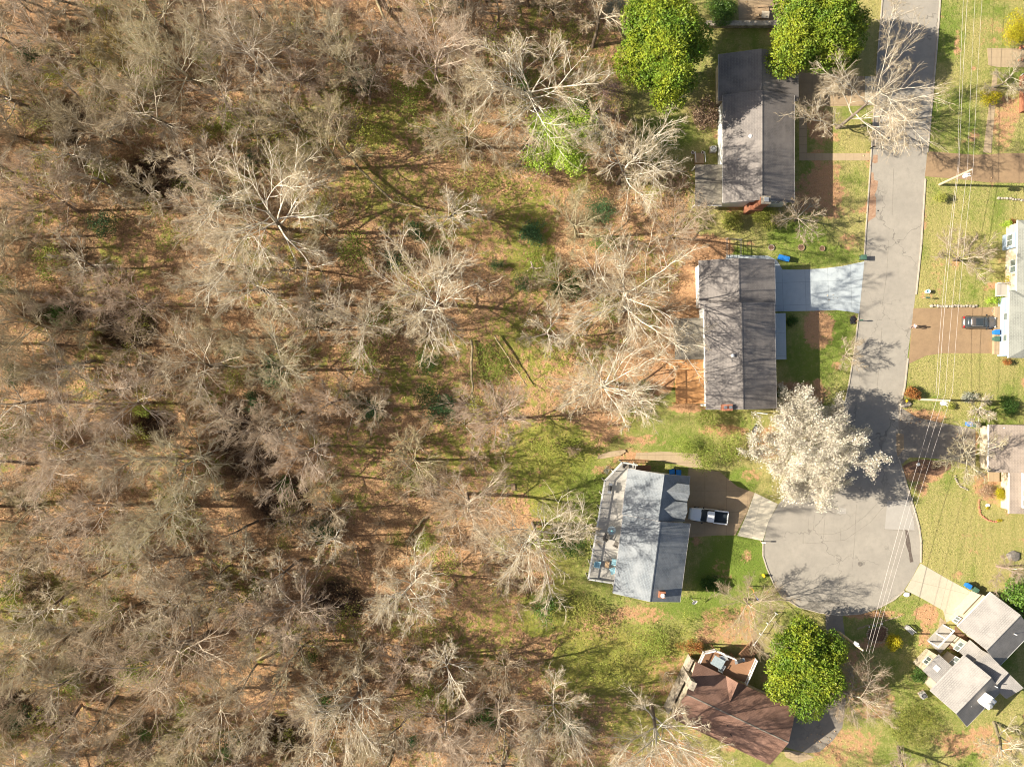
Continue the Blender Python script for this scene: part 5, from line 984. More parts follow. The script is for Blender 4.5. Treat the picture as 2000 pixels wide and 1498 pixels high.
def grow_level(rs, d0, p0, L, r0, r1, Kk, wander, trop):
    Nn = len(d0); Pp = np.empty((Nn, Kk, 3)); Pp[:, 0] = p0; d = d0.copy(); st = (L / (Kk - 1))[:, None]
    for k in range(1, Kk):
        Pp[:, k] = Pp[:, k - 1] + d * st
        d = unit(d + rs.normal(0, wander, d.shape) + np.array([0, 0, trop]))
    t = np.linspace(0, 1, Kk)[None]; return Pp, r0[:, None] * (1 - t) + r1[:, None] * t
def spawn(rs, Pp, Rr, L, n, tmin, tmax, ang, asd, lenf, rf, Kk, wander, trop, taper=.4, minr=.006):
    Nn, Kp, _ = Pp.shape; idx = np.repeat(np.arange(Nn), n); u = (np.tile(np.arange(n), Nn) + rs.rand(Nn * n)) / n; t = tmin + (tmax - tmin) * u
    x = t * (Kp - 1); i = np.minimum(x.astype(int), Kp - 2); f = (x - i)[:, None]
    p = Pp[idx, i] * (1 - f) + Pp[idx, i + 1] * f; T = unit(Pp[idx, i + 1] - Pp[idx, i]); rr = Rr[idx, i] * (1 - f[:, 0]) + Rr[idx, i + 1] * f[:, 0]
    q = unit(np.cross(T, rs.normal(0, 1, T.shape))); a = np.clip(rs.normal(ang, asd, len(t)), .15, 1.5)[:, None]
    d = T * np.cos(a) + q * np.sin(a); Lc = L[idx] * lenf * (1 - .5 * t) * rs.uniform(.6, 1.35, len(t)); r0 = np.maximum(rr * rf, minr)
    Pc, Rc = grow_level(rs, unit(d), p, Lc, r0, np.maximum(r0 * taper, minr * .7), Kk, wander, trop); return Pc, Rc, Lc
def bare_tree(seed, Ht, Rc, nl=9, n2=8, n3=6, n4=6, n5=5, fork=.3, lean=.0, trr=.02, tw=1.0, up=.06, style=0):
    """returns (trunk mesh, crown mesh, twig points)"""
    rs = RS(seed); az = rs.rand() * 6.28
    d0 = unit(np.array([[math.cos(az) * lean, math.sin(az) * lean, 1.0]])); r0 = np.array([Ht * trr])
    TP, TR = grow_level(rs, d0, np.array([[0, 0, -.4]]), np.array([Ht * .72]), r0, r0 * .35, 12, .055, .05)
    V, F = tubes(TP, TR, 9); trunk = mesh_np('trunk', V, [F], mats=[M['trunk'], M['limb']], smooth=True)
    pz = np.array([p.center.z for p in trunk.polygons]); trunk.polygons.foreach_set('material_index', (pz > Ht * .45).astype(np.int32))
    # limbs
    t = fork + (1 - fork) * (np.arange(nl) + rs.rand(nl) * .8) / nl; t = np.minimum(t, .99); x = t * 11; i = np.minimum(x.astype(int), 10); f = (x - i)[:, None]
    p = TP[0, i] * (1 - f) + TP[0, i + 1] * f; rr = TR[0, i] * (1 - f[:, 0]) + TR[0, i + 1] * f[:, 0]
    a = np.arange(nl) * 2.399 + rs.rand(nl) * .9; el = np.where(t < .8, rs.uniform(.75, 1.15, nl), rs.uniform(.3, .8, nl)) - (.15 if style else 0)
    d = np.stack([np.cos(a) * np.sin(el), np.sin(a) * np.sin(el), np.cos(el)], -1); L = Rc * rs.uniform(.8, 1.2, nl) / np.maximum(np.sin(el), .55) * (1.05 - .25 * t)
    P1, R1 = grow_level(rs, d, p, L, rr * .46, rr * .09 + .014, 9, .085, up * .5)
    P2, R2, L2 = spawn(rs, P1, R1, L, n2, .16, .98, .60, .18, .60, .62, 7, .11, up * .6, minr=.03)
    P3, R3, L3 = spawn(rs, P2, R2, L2, n3, .12, .98, .62, .22, .55, .62, 5, .13, up * .6, minr=.02)
    P4, R4, L4 = spawn(rs, P3, R3, L3, n4, .1, .98, .65, .25, .62, .66, 3, .14, up * .5, minr=.0125 * tw)
    V1, F1 = tubes(P1, R1, 6); V2, F2 = tubes(P2, R2, 5); V3, F3 = tubes(P3, R3, 4); V4, F4 = tubes(P4, R4, 3); Vs = [V1, V2, V3, V4]; Fs = [F1, F2, F3, F4]; mi = [0, 0, 0, 1]
    if n5:
        P5, R5, L5 = spawn(rs, P4, R4, L4, n5, .1, .98, .6, .25, .75, .8, 2, .2, 0, minr=.0095 * tw)
        V5, F5 = cones(P5[:, 0], P5[:, 1], R5[:, 0]); Vs.append(V5); Fs.append(F5); mi.append(1); pts = P5[:, 1]
    else: pts = P4[:, -1]
    off = np.cumsum([0] + [len(v) for v in Vs[:-1]]); crown = mesh_np('crown', np.concatenate(Vs), [f + o_ for f, o_ in zip(Fs, off)], mi, [M['limb'], M['twig']])
    return trunk, crown, pts, np.concatenate([P4[:, 1], P4[:, 2]])
def leaves(rs, C, Nn, ln, wd_, per=1, spread=.6, cup=.5):
    """rosettes of kite-shaped leaves at points C facing Nn"""
    C = np.repeat(C, per, 0); Nn = np.repeat(Nn, per, 0); q = unit(np.cross(Nn, rs.normal(0, 1, Nn.shape))); a = rs.uniform(cup * .5, cup * 1.5, (len(C), 1)); D = unit(q * np.cos(a) + Nn * np.sin(a) + rs.normal(0, .15, q.shape))
    S_ = unit(np.cross(D, Nn + rs.normal(0, .35, Nn.shape))); l = ln * rs.uniform(.6, 1.25, (len(C), 1)); w = wd_ * rs.uniform(.7, 1.2, (len(C), 1)); C = C + rs.normal(0, spread, C.shape) * ln
    V = np.stack([C, C + D * l * .45 + S_ * w, C + D * l, C + D * l * .45 - S_ * w], 1).reshape(-1, 3); return V, np.arange(len(C) * 4).reshape(-1, 4)
def lump_crown(seed, rx, ry, z0, z1, nl, lr, dens, ln, wd_, per, mat_, name='foliage', taper=0, spread=.5, inner=.25, cup=.6):
    rs = RS(seed); cz = (z0 + z1) / 2; hz = (z1 - z0) / 2
    q = unit(rs.normal(0, 1, (nl, 3))); q[:, 2] = np.abs(q[:, 2]) * .95 - .15 if not taper else q[:, 2]; s = rs.uniform(.5, 1.04, (nl, 1)); LC = q * s * np.array([rx - lr * .6, ry - lr * .6, hz - lr * .5]) + np.array([0, 0, cz])
    if taper: k = 1 - taper * (LC[:, 2:3] - z0) / (z1 - z0); LC[:, :2] *= k
    LR = lr * rs.uniform(.45, 1.25, nl); n_ = np.maximum(4, (dens * 4 * math.pi * LR ** 2).astype(int)); ii = np.repeat(np.arange(nl), n_); dn = unit(rs.normal(0, 1, (len(ii), 3))); rad = LR[ii] * np.where(rs.rand(len(ii)) < inner, rs.uniform(.3, .9, len(ii)), rs.uniform(.85, 1.1, len(ii)))
    C = LC[ii] + dn * rad[:, None] * np.array([1, 1, .85]); Nn = unit(dn + unit(C - np.array([0, 0, cz - hz])) * .8)
    V, F = leaves(rs, C, Nn, ln, wd_, per, spread, cup); return mesh_np(name, V, [F], mats=[mat_])
def inst(name, label, cat, loc, rz, sc, parts, grp=None, tone=(.3, 0, 0, 1)):
    t = thing(name, label, cat, loc, rz, grp); t.scale = sc if isinstance(sc, tuple) else (sc,) * 3
    for n_, me_ in parts: o = bpy.data.objects.new(n_, me_); link(o); o.parent = t; o.color = tone
    return t
# --- templates
BT = []
for k, (sd_, Ht, Rc, a_) in enumerate([(11, 19, 8.0, dict(nl=10, n2=8, n3=7, n4=6, n5=7)), (12, 18, 8.0, dict(nl=8, n2=9, n3=7, n4=6, n5=7, fork=.38)), (13, 20, 8.0, dict(nl=11, n2=7, n3=7, n4=6, n5=7, lean=.12, style=1)),
                                       (14, 17, 8.0, dict(nl=9, n2=8, n3=7, n4=6, n5=7, fork=.25, lean=.18)), (15, 19, 8.0, dict(nl=8, n2=9, n3=7, n4=6, n5=6, style=1, fork=.45))]): BT.append((Ht, Rc) + bare_tree(sd_, Ht, Rc, **a_))
ST = []      # slimmer, finer trees
for k, (sd_, Ht, Rc, a_) in enumerate([(31, 14, 4.5, dict(nl=8, n2=7, n3=6, n4=6, n5=7, lean=.1)), (32, 15, 4.5, dict(nl=9, n2=7, n3=6, n4=6, n5=6, lean=.22, fork=.35)), (33, 13, 4.5, dict(nl=7, n2=8, n3=6, n4=6, n5=7)), (34, 16, 4.5, dict(nl=7, n2=7, n3=6, n4=6, n5=6, fork=.5, lean=.3))]): ST.append((Ht, Rc) + bare_tree(sd_, Ht, Rc, **a_))
SH = []      # small many-stemmed saplings
def sapling(seed, Ht, Rc, stems, mats):
    rs = RS(seed); a = rs.rand(stems) * 6.28; el = rs.uniform(.1, .6, stems); d = np.stack([np.cos(a) * np.sin(el), np.sin(a) * np.sin(el), np.cos(el)], -1); L = Ht * rs.uniform(.7, 1.1, stems)
    P1, R1 = grow_level(rs, d, np.stack([np.cos(a) * .12, np.sin(a) * .12, a * 0 - .2], -1), L, np.full(stems, .05), np.full(stems, .015), 7, .12, .06)
    P2, R2, L2 = spawn(rs, P1, R1, L, 7, .2, .98, .7, .2, .45, .6, 5, .16, .05, minr=.012); P3, R3, L3 = spawn(rs, P2, R2, L2, 6, .1, .98, .75, .25, .55, .7, 3, .2, .05, minr=.01); P4, R4, L4 = spawn(rs, P3, R3, L3, 5, .1, .98, .7, .3, .7, .8, 2, .2, 0, minr=.009)
    V1, F1 = tubes(P1, R1, 5); V2, F2 = tubes(P2, R2, 4); V3, F3 = tubes(P3, R3, 3); V4, F4 = cones(P4[:, 0], P4[:, 1], R4[:, 0]); o = len(V2)
    stem = mesh_np('trunk', V1, [F1], mats=[mats[0]]); cr = mesh_np('crown', np.concatenate([V2, V3, V4]), [F2, F3 + o, F4 + o + len(V3)], [0, 0, 0], [mats[1]]); return stem, cr
for k in range(4): SH.append(sapling(50 + k, 4.2, 2, (6, 8, 5, 9)[k], (M['limb'], M['brush_twig'])))
GB = {}
for key, m_, dens, ln in (('olive', 'leaf_olive', 5.5, .15), ('deep', 'leaf_deep', 9, .17), ('pine', 'leaf_pine', 16, .16), ('bright', 'leaf_fresh', 9, .15)):
    GB[key] = [lump_crown(70 + k + len(GB) * 7, 2.0, 2.0, .3, 3.0, 16, .75, dens, ln, ln * .32, 2, M[m_], spread=1.2, inner=.55) for k in range(3)]
# --- bare trees one can tell apart: crown centre in the photo, crown radius in photo pixels
occupied = [(1103, 272, 62)]
def tone_of(lb, r_):
    lb = lb or ''
    if 'white' in lb or 'pale' in lb: return (r_.uniform(0, .15), 0, 0, 1)
    if 'pink' in lb: return (.35, .9, 0, 1)
    if 'yellow' in lb or 'tan' in lb: return (.2, 0, .7, 1)
    if 'brown' in lb: return (.8, .3, 0, 1)
    k = r_.random(); return (r_.uniform(.1, 1), r_.uniform(.3, 1) if k < .25 else 0, r_.uniform(.3, 1) if k > .75 else 0, 1)
def put_tree(u, v, r, label, pool=None, k=0, grp='bare trees in the woods', rot=None, hs=1.0, tone=None):
    rs_ = random.Random(int(u * 7 + v * 13)); pool = pool or (BT if r >= 72 else ST); Ht, Rc, tr, cr = pool[k % len(pool)][:4]
    h_ = 8 + r * .075; h_ = min(h_, 18) * hs; q = P(u, v, h_ * .72); s = r * K * (HC - h_) / HC / Rc; sz = h_ / Ht
    rz = rs_.uniform(0, 6.28) if rot is None else rot; sz = max(min(sz, s * 1.5), s * .6)
    t = inst('bare_tree', label, 'bare tree', (q.x, q.y, ground_z(q.x, q.y)), rz, (s, s, sz), (('trunk', tr), ('crown', cr)), grp, tone or tone_of(label, rs_)); occupied.append((u, v, r)); return t
BIG = [(1050, 150, 130, 'tall leafless tree with fanned pale limbs, left of the lilac thicket at the top', 2), (1228, 318, 108, 'bare tree with long white limbs, just right of the bright lime tree', 1), (1235, 590, 135, 'big bare tree whose limbs reach over the roof beside the blue driveway', 4),
       (1200, 745, 118, 'bare tree with arching pale limbs left of the orange deck', 3), (505, 415, 140, 'broad white limbed bare tree, brightest crown in the upper left woods', 0), (835, 575, 128, 'broad bare tree with knotted white branch ends in the middle of the woods', 3),
       (1045, 1050, 112, 'bare tree with drooping yellow grey twigs left of the long pale deck', 1), (905, 985, 100, 'bare tree with a dark forked trunk, left of the drooping twigged one', 4), (800, 1150, 88, 'bare tree with pale drooping lower branches below the dark forked one', 3), (340, 1290, 132, 'huge radiating bare crown in the lower left woods', 0),
       (690, 1385, 98, 'wide pale grey bare crown near the bottom, lit white branches', 2), (1300, 1440, 108, 'bare tree with sinuous pale limbs reaching onto the brown roof', 2), (1085, 1410, 78, 'bare tree with upright pale trunk near the bottom, left of the brown house', 1), (340, 120, 88, 'whitish bare crown near the top left, under the yellowish trees', 1),
       (1325, 440, 72, 'fine twigged bare tree left of the flat patio roof of the top house', 3), (115, 870, 108, 'pinkish tan bare crown at the left edge, two thirds down', 4), (350, 900, 86, 'dense tan bare crown beside the darkest patch of the woods', 0), (600, 880, 72, 'pinkish bare crown right of the darkest patch of the woods', 2),
       (660, 110, 78, 'grey bare tree with crooked limbs near the top of the woods', 3), (700, 640, 74, 'bare tree with white drooping branches left of the knotted white one', 4), (860, 1320, 64, 'bare tree with a few white limbs near the bottom middle', 0), (860, 1430, 84, 'pinkish bare tree cut by the bottom edge, middle of the woods', 4),
       (75, 1180, 62, 'small white limbed bare tree over the yellow green patch at the left edge', 1), (530, 720, 82, 'tan bare crown with long thin limbs in the middle left woods', 2), (60, 60, 80, 'pinkish bare tree in the top left corner', 3), (330, 1010, 92, 'yellowish tan bare crown left of the darkest patch', 1), (180, 1010, 92, 'wide bare crown at the left, below the pinkish tan one', 3),
       (230, 790, 84, 'pinkish bare crown in the left woods above the dense tan one', 0), (880, 385, 58, 'bare tree leaning down right, with brush like white twigs, upper middle', 1), (490, 560, 82, 'fine grey bare crown below the broad white limbed tree', 4), (1000, 290, 56, 'slim bare tree left of the bright lime tree', 3), (1065, 645, 52, 'small bare tree with yellowish twigs between two big pale ones', 0)]
for u, v, r, lb, k in BIG: put_tree(u, v, r, lb, k=k)
put_tree(1475, 1190, 66, 'brown twiggy bare tree beside the white rail fence at the cul-de-sac', BT, 1, None, hs=.6, tone=(.9, .2, .3, 1)); put_tree(1572, 420, 48, 'small round bare tree at the corner of the top house', SH and ST, 0, None, hs=.5)
put_tree(1935, 812, 34, 'small white limbed bare tree above the blue bin on the dark drive', ST, 1, None, hs=.5); put_tree(1925, 905, 62, 'bare tree leaning against the corner of the tan roofed house', ST, 3, None, hs=.6)
put_tree(1662, 695, 30, 'tiny bare tree on the lawn right of the blue driveway house', ST, 2, None, hs=.4); put_tree(1668, 1372, 66, 'fine grey brown bare tree over the dark drive below the big magnolia', BT, 2, None, hs=.6)
put_tree(1890, 500, 52, 'whitish small bare tree on the lawn of the blue house', ST, 2, None, hs=.45); put_tree(1966, 155, 40, 'grey bare shrubby tree beside the brick walk, top right', ST, 0, None, hs=.4)
put_tree(1985, 1440, 62, 'tan bare tree with fanning golden stems in the bottom right corner', ST, 1, None, hs=.6); put_tree(1790, 1490, 60, 'bare tree cut by the bottom edge below the stepped roof house', ST, 3, None, hs=.6)
put_tree(1985, 1120, 42, 'fine twigged bare tree on the right edge above the stepped roof house', ST, 2, None, hs=.6)
# the big front yard tree by the road: forked low, leaning over the street
tr_, cr_, _, _ = bare_tree(207, 15, 9.0, nl=9, n2=9, n3=8, n4=6, n5=5, fork=.14, lean=.34, trr=.02, up=.03)
q = P(1633, 250, 0); t = inst('street_tree', 'big leafless tree with pale forked trunk leaning over the street, top right', 'bare tree', (q.x, q.y, 0), RAD(10), (.9, .9, .95), (('trunk', tr_), ('crown', cr_)))
# aim its lean towards the street
mid_ = np.array([v.co[:] for v in tr_.vertices]); hi = mid_[mid_[:, 2] > 8].mean(0); t.rotation_euler = (0, RAD(9), RAD(28) - math.atan2(hi[1], hi[0])); t.rotation_euler[1] = 0; t.rotation_euler[2] = RAD(40) - math.atan2(hi[1], hi[0])
# the rest of the wood, filled where no crown stands yet
def place_ok(u, v, r, lst, f=.8): return all((u - a_) ** 2 + (v - b_) ** 2 > (f * (r + c_)) ** 2 * .6 for a_, b_, c_ in lst)
OPEN = [(780, 290, 120, 60), (1000, 480, 80, 50), (970, 700, 90, 90), (560, 250, 70, 60), (260, 470, 110, 70), (880, 740, 110, 60), (1000, 1280, 110, 60), (1130, 900, 120, 60), (1180, 1080, 90, 200), (800, 380, 80, 40), (1240, 1250, 150, 90), (1150, 1300, 170, 110), (500, 950, 60, 60), (1160, 1180, 90, 60), (1290, 870, 60, 60), (1330, 560, 40, 120), (620, 1200, 40, 60)]
def clear(u, v): return any(((u - a_) / c_) ** 2 + ((v - b_) / d_) ** 2 < 1 for a_, b_, c_, d_ in OPEN)
TONE = ['tan', 'grey', 'brown']
def where(u, v): return '%d percent across and %d percent down the photo' % (round(u / 20), round(v / 14.98))
AUTO = []; rf_ = random.Random(99); tries = 0; nfill = 0; seen = set()
while tries < 9000 and nfill < 165:
    tries += 1; u = rf_.uniform(-330, 1290); v = rf_.uniform(-60, 1560); r = rf_.choice([44, 52, 62, 74, 88, 100]); 
    if woods_d(u, v) > -18 or clear(u, v): continue
    left = u < 640 or (v > 1280 and u < 1000) or v < 200
    if not left and rf_.random() > .08: continue
    if not place_ok(u, v, r, occupied, .72 if left else .95): continue
    w_ = where(min(max(u, 0), 2000), min(max(v, 0), 1498))
    if w_ in seen: continue
    seen.add(w_); t_ = put_tree(u, v, r, None, BT if r >= 70 else ST, rf_.randrange(5)); AUTO.append((t_, 'wide bare tree' if r >= 70 else 'slim bare tree', u, v)); nfill += 1
# saplings and green undergrowth
rf_ = random.Random(5); lst = []; ns = 0; tries = 0; seen = set()
while tries < 9000 and ns < 195:
    tries += 1; u = rf_.uniform(-30, 1330); v = rf_.uniform(-20, 1520); r = rf_.uniform(18, 40)
    if woods_d(u, v) > -6 or not place_ok(u, v, r, lst, .85): continue
    if (clear(u, v) or u > 1080) and rf_.random() < .8: continue
    w_ = where(min(max(u, 0), 2000), min(max(v, 0), 1498))
    if w_ in seen: continue
    seen.add(w_); lst.append((u, v, r)); q = P(u, v, 2); s = r * K / 2.1; st_, cr = SH[rf_.randrange(4)]
    t_ = inst('sapling', None, 'sapling', (q.x, q.y, ground_z(q.x, q.y)), rf_.uniform(0, 6.28), (s, s, rf_.uniform(.7, 1.3)), (('trunk', st_), ('crown', cr)), 'leafless thickets under the trees'); AUTO.append((t_, 'small leafless thicket', u, v)); ns += 1
GREEN = [(62, 100, 34, 'pine', 'dark blue green evergreen near the top left corner'), (485, 308, 24, 'pine', 'dark evergreen bush left of the broad white limbed tree'), (460, 695, 28, 'deep', 'fresh green bush in the middle left of the woods'), (828, 765, 26, 'deep', 'bright green bush left of the vertical fallen log'), (1122, 553, 36, 'deep', 'green bush under the limbs left of the big pale tree'),
         (1182, 480, 30, 'deep', 'green bush above and right of the fallen root plate'), (969, 515, 15, 'pine', 'small blue green bush on the open leafy ground'), (545, 958, 26, 'deep', 'vivid green bush inside the darkest patch'), (630, 1035, 32, 'pine', 'blue green evergreen below the darkest patch'), (490, 790, 26, 'pine', 'dark evergreen under twigs in the middle left'),
         (20, 735, 26, 'pine', 'dark green bush at the left edge, halfway down'), (285, 1435, 26, 'deep', 'long green ivy clump near the bottom left'), (410, 110, 30, 'bright', 'lime green sprig under the whitish top crown'), (463, 235, 44, 'bright', 'fresh lime green young tree in the upper woods'), (105, 335, 46, 'olive', 'olive green leafy bush at the upper left'), (640, 190, 40, 'olive', 'olive bush below the grey crooked tree'),
         (400, 245, 34, 'olive', 'olive bush left of the lime young tree'), (700, 360, 30, 'olive', 'olive bush by the dark slanting trunk'), (250, 700, 36, 'olive', 'pale green patch of leaves in the left woods'), (165, 640, 26, 'olive', 'small green bush left of centre edge'), (260, 860, 34, 'olive', 'olive bush under the pinkish crowns'), (560, 1010, 40, 'olive', 'olive bush below the vivid green one'), (20, 1150, 46, 'bright', 'yellow green young tree at the left edge'),
         (140, 1330, 36, 'bright', 'light green bush under the huge radiating crown'), (240, 1430, 30, 'olive', 'green bush beside the ivy clump'), (10, 1420, 34, 'pine', 'grey green bush in the bottom left corner'), (600, 1290, 24, 'deep', 'green bush near the bottom, left of the reddish clearing'), (830, 1230, 36, 'olive', 'olive bush below the drooping pale tree'), (1060, 1185, 34, 'deep', 'dark green low bush left of the slate house lawn'), (800, 1390, 34, 'olive', 'olive bush between the bottom crowns'),
         (1030, 1490, 34, 'olive', 'olive bush at the bottom edge'), (1340, 1225, 30, 'olive', 'olive bush above the brown deck'), (1400, 1212, 24, 'olive', 'brownish green bush left of the small bare tree'), (1385, 820, 34, 'bright', 'lime green bush south of the gable with the chimney'), (1335, 875, 26, 'bright', 'left of two yellow green bushes on the bank above the slate house'), (1425, 875, 36, 'bright', 'right of two yellow green bushes on the bank above the slate house'),
         (1375, 895, 30, 'bright', 'low yellow green bush next to the concrete strip'), (1300, 755, .1, 'olive', '')]
for u, v, r, kd, lb in GREEN:
    if r < 1: continue
    q = P(u, v, 1.6); s = r * K / 2.0; inst('green_bush', lb, 'bush', (q.x, q.y, ground_z(q.x, q.y) - .1), rnd.uniform(0, 6), (s, s, min(1.3, max(.6, s))), (('foliage', GB[kd][rnd.randrange(3)]),), 'green bushes in and around the woods')
rf_ = random.Random(17); tries = ng = 0; lst = [(a_, b_, c_) for a_, b_, c_, _, _ in GREEN]
while tries < 4000 and ng < 135:
    tries += 1; u = rf_.uniform(0, 1330); v = rf_.uniform(0, 1498); r = rf_.uniform(18, 48)
    if woods_d(u, v) > -6 or not place_ok(u, v, r, lst, .85): continue
    lst.append((u, v, r)); q = P(u, v, 1.5); s = r * K / 2.0; kd = rf_.choice(['olive', 'olive', 'olive', 'olive', 'olive', 'bright', 'bright', 'deep', 'pine'])
    t_ = inst('green_bush', None, 'bush', (q.x, q.y, ground_z(q.x, q.y) - .1), rf_.uniform(0, 6), (s, s, rf_.uniform(.5, 1.1) * (rf_.choice([1, 1.8, 2.6]) if kd in ('olive', 'bright') else 1)), (('foliage', GB[kd][rf_.randrange(3)]),), 'green bushes in and around the woods'); AUTO.append((t_, {'olive': 'sparse olive bush', 'bright': 'lime leafed bush', 'deep': 'deep green bush', 'pine': 'dark evergreen bush'}[kd], u, v)); ng += 1
# named leafy things
def leafy(name, label, cat, u, v, z0, z1, rx, ry, nl, lr, dens, ln, wd_, per, m, seed, trunk=False, hz=None, inner=.25, grp=None, rz=0, cup=.6):
    q = P(u, v, (z0 + z1) / 2 if hz is None else hz); me_ = lump_crown(seed, rx, ry, z0, z1, nl, lr, dens, ln, wd_, per, M[m], 'crown' if trunk else 'foliage', inner=inner, cup=cup); parts = [('crown' if trunk else 'foliage', me_)]
    if trunk:
        tb, _, _, _ = bare_tree(seed, z1 * 1.1, min(rx, ry) * .7, nl=6, n2=3, n3=2, n4=1, n5=0, fork=.2); parts.append(('trunk', tb))
    return inst(name, label, cat, (q.x, q.y, 0), rz, 1, parts, grp)
G_ = 'big leafy evergreen trees'
leafy('magnolia_tree', 'tall dense yellow green evergreen, left of the top house', 'evergreen tree', 1296, 93, .5, 18, 5.4, 8.8, 52, 2.2, 8, .34, .1, 5, 'magnolia', 301, True, 10, grp=G_)
leafy('magnolia_tree', 'broad glossy evergreen between the top house and the street', 'evergreen tree', 1610, 56, .5, 14, 6.9, 6.2, 52, 2.1, 8, .34, .1, 5, 'magnolia', 302, True, 9, grp=G_)
leafy('magnolia_tree', 'round glossy evergreen covering the corner of the brown roof', 'evergreen tree', 1580, 1298, .5, 11, 6.3, 6.6, 46, 2.1, 8, .34, .1, 5, 'magnolia', 303, True, 7, grp=G_)
leafy('evergreen_tree', 'dark green evergreen on the right edge above the stepped roof house', 'evergreen tree', 1995, 1160, .5, 7, 2.6, 3.2, 24, 1.1, 7, .35, .09, 4, 'magnolia_dark', 304, True, 4, grp=G_)
leafy('lime_tree', 'bright lime green leafing tree at the edge of the woods', 'leafy tree', 1106, 266, 2, 15, 5.7, 5.5, 44, 1.5, 14, .26, .09, 2, 'leaf_bright', 305, True, 10, inner=.6)
leafy('hedge', 'dense dark green hedge block on the left of the top patio', 'hedge', 1408, 20, 0, 2.6, 2.4, 2.4, 26, .9, 12, .2, .06, 3, 'magnolia_dark', 306)
leafy('forsythia_bush', 'round golden yellow bush on the shaded lawn by the stepped roof house', 'bush', 1745, 1256, 0, 2.5, 1.25, 1.25, 18, .5, 40, .13, .04, 3, 'leaf_yellow', 307, inner=.5)
leafy('rust_bush', 'rusty orange bush at the kerb beside the yellow hydrant', 'bush', 1781, 768, 0, 1.6, 1.15, 1.0, 16, .45, 28, .17, .05, 3, 'leaf_rust', 308)
leafy('lilac_thicket', 'grey pink twiggy thicket left of the tall dense evergreen', 'bush', 1192, 190, 0, 3.5, 2.6, 3.6, 30, 1.0, 9, .15, .035, 2, 'leaf_pink', 309, inner=.7)
leafy('grey_bush', 'whitish grey leafed bush at the top, left of the tall evergreen', 'bush', 1195, 15, 0, 3.5, 1.9, 1.6, 18, .8, 16, .16, .05, 2, 'leaf_grey', 310)
leafy('hydrangea_bush', 'brown bush dotted with dry pale flower heads behind the top house', 'bush', 1376, 222, 0, 1.6, 2.2, 2.7, 30, .6, 12, .22, .09, 2, 'leaf_brown', 311)
leafy('yellow_bush', 'tall yellow flowering bush near the top right corner', 'bush', 1985, 55, 0, 3, 2.0, 2.8, 20, .8, 14, .15, .05, 3, 'leaf_yellow', 312)
leafy('yellow_bush', 'yellow green bush left of the brick walk, top right', 'bush', 1938, 190, 0, 2, 1.7, 1.2, 14, .6, 22, .14, .045, 3, 'leaf_yellow', 313)
leafy('olive_bush', 'dark olive shrub left of the chimney end of the top house', 'bush', 1431, 432, 0, 2.2, 2.0, 1.6, 20, .7, 12, .18, .05, 3, 'leaf_olive', 314); leafy('olive_bush', 'brownish conifer shrub right of the olive one, below the top house', 'bush', 1492, 424, 0, 3.2, 1.7, 2.3, 22, .75, 14, .16, .04, 3, 'leaf_olive', 315)
leafy('green_bush', 'lime bush against the north corner of the blue house', 'bush', 1966, 437, 0, 1.2, .9, .6, 10, .35, 30, .12, .04, 3, 'leaf_bright', 316); leafy('yellow_bush', 'yellow bush beside the porch of the blue house', 'bush', 1972, 546, 0, 1.4, .7, .9, 10, .4, 30, .12, .04, 3, 'leaf_yellow', 317); leafy('rust_bush', 'rusty low bush at the north corner of the blue house', 'bush', 1979, 432, 0, .9, .6, .5, 8, .3, 30, .12, .04, 3, 'leaf_rust', 318)
leafy('rust_bush', 'rusty bush south of the blue garage wall', 'bush', 1967, 706, 0, 1.1, .8, .5, 10, .35, 30, .13, .04, 3, 'leaf_rust', 319); leafy('green_hedge', 'low clipped green hedge strip on the planter by the blue house', 'hedge', 1946, 587, .2, 1.0, 1.4, .8, 12, .4, 30, .12, .04, 3, 'leaf_bright', 320)
leafy('grey_bush', 'blue grey juniper mat right of the lower utility pole', 'bush', 1893, 776, 0, .7, 1.4, .85, 16, .4, 30, .14, .035, 3, 'leaf_grey', 321); leafy('green_bush', 'olive clump beside the dark drive, left one', 'bush', 1858, 795, 0, .9, .9, .7, 10, .35, 26, .13, .04, 3, 'leaf_olive', 322); leafy('green_bush', 'olive clump beside the dark drive, right one above the blue bin', 'bush', 1902, 806, 0, .9, 1.0, .8, 10, .35, 26, .13, .04, 3, 'leaf_olive', 323)
leafy('green_bush', 'dark green spreading shrub right of the small white tree', 'bush', 1970, 792, 0, 1.3, 2.4, 1.6, 20, .6, 16, .16, .045, 3, 'leaf_deep', 324); leafy('yellow_bush', 'golden green bush against the wing of the tan roofed house', 'bush', 1952, 968, 0, 1.5, .8, 1.3, 12, .45, 30, .13, .04, 3, 'leaf_yellow', 325)
leafy('brown_thicket', 'twiggy brown thicket between the tan roofed house and its lawn', 'bush', 1925, 958, 0, 1.2, 1.6, 1.3, 16, .5, 14, .16, .03, 2, 'leaf_brown', 326, inner=.6); leafy('daffodils', 'small patch of yellow flowers at the curved bed edge', 'flowers', 1952, 1016, 0, .35, .45, .2, 8, .12, 120, .1, .035, 2, 'leaf_yellow', 327); leafy('daffodils', 'yellow flowers beside the white rock in the curved bed', 'flowers', 1928, 992, 0, .35, .25, .2, 6, .12, 120, .1, .035, 2, 'leaf_yellow', 328)
leafy('olive_bush', 'large fuzzy yellow green bush below the stepped roof house', 'bush', 1785, 1420, 0, 2.2, 4.4, 3.8, 60, 1.2, 3.5, .16, .045, 2, 'leaf_olive', 329, inner=.7); leafy('round_shrub', 'brownish round shrub with dark shadow on the lawn below the first pole', 'bush', 1836, 386, 0, 1.7, .95, .95, 14, .4, 26, .12, .03, 3, 'leaf_olive', 330)
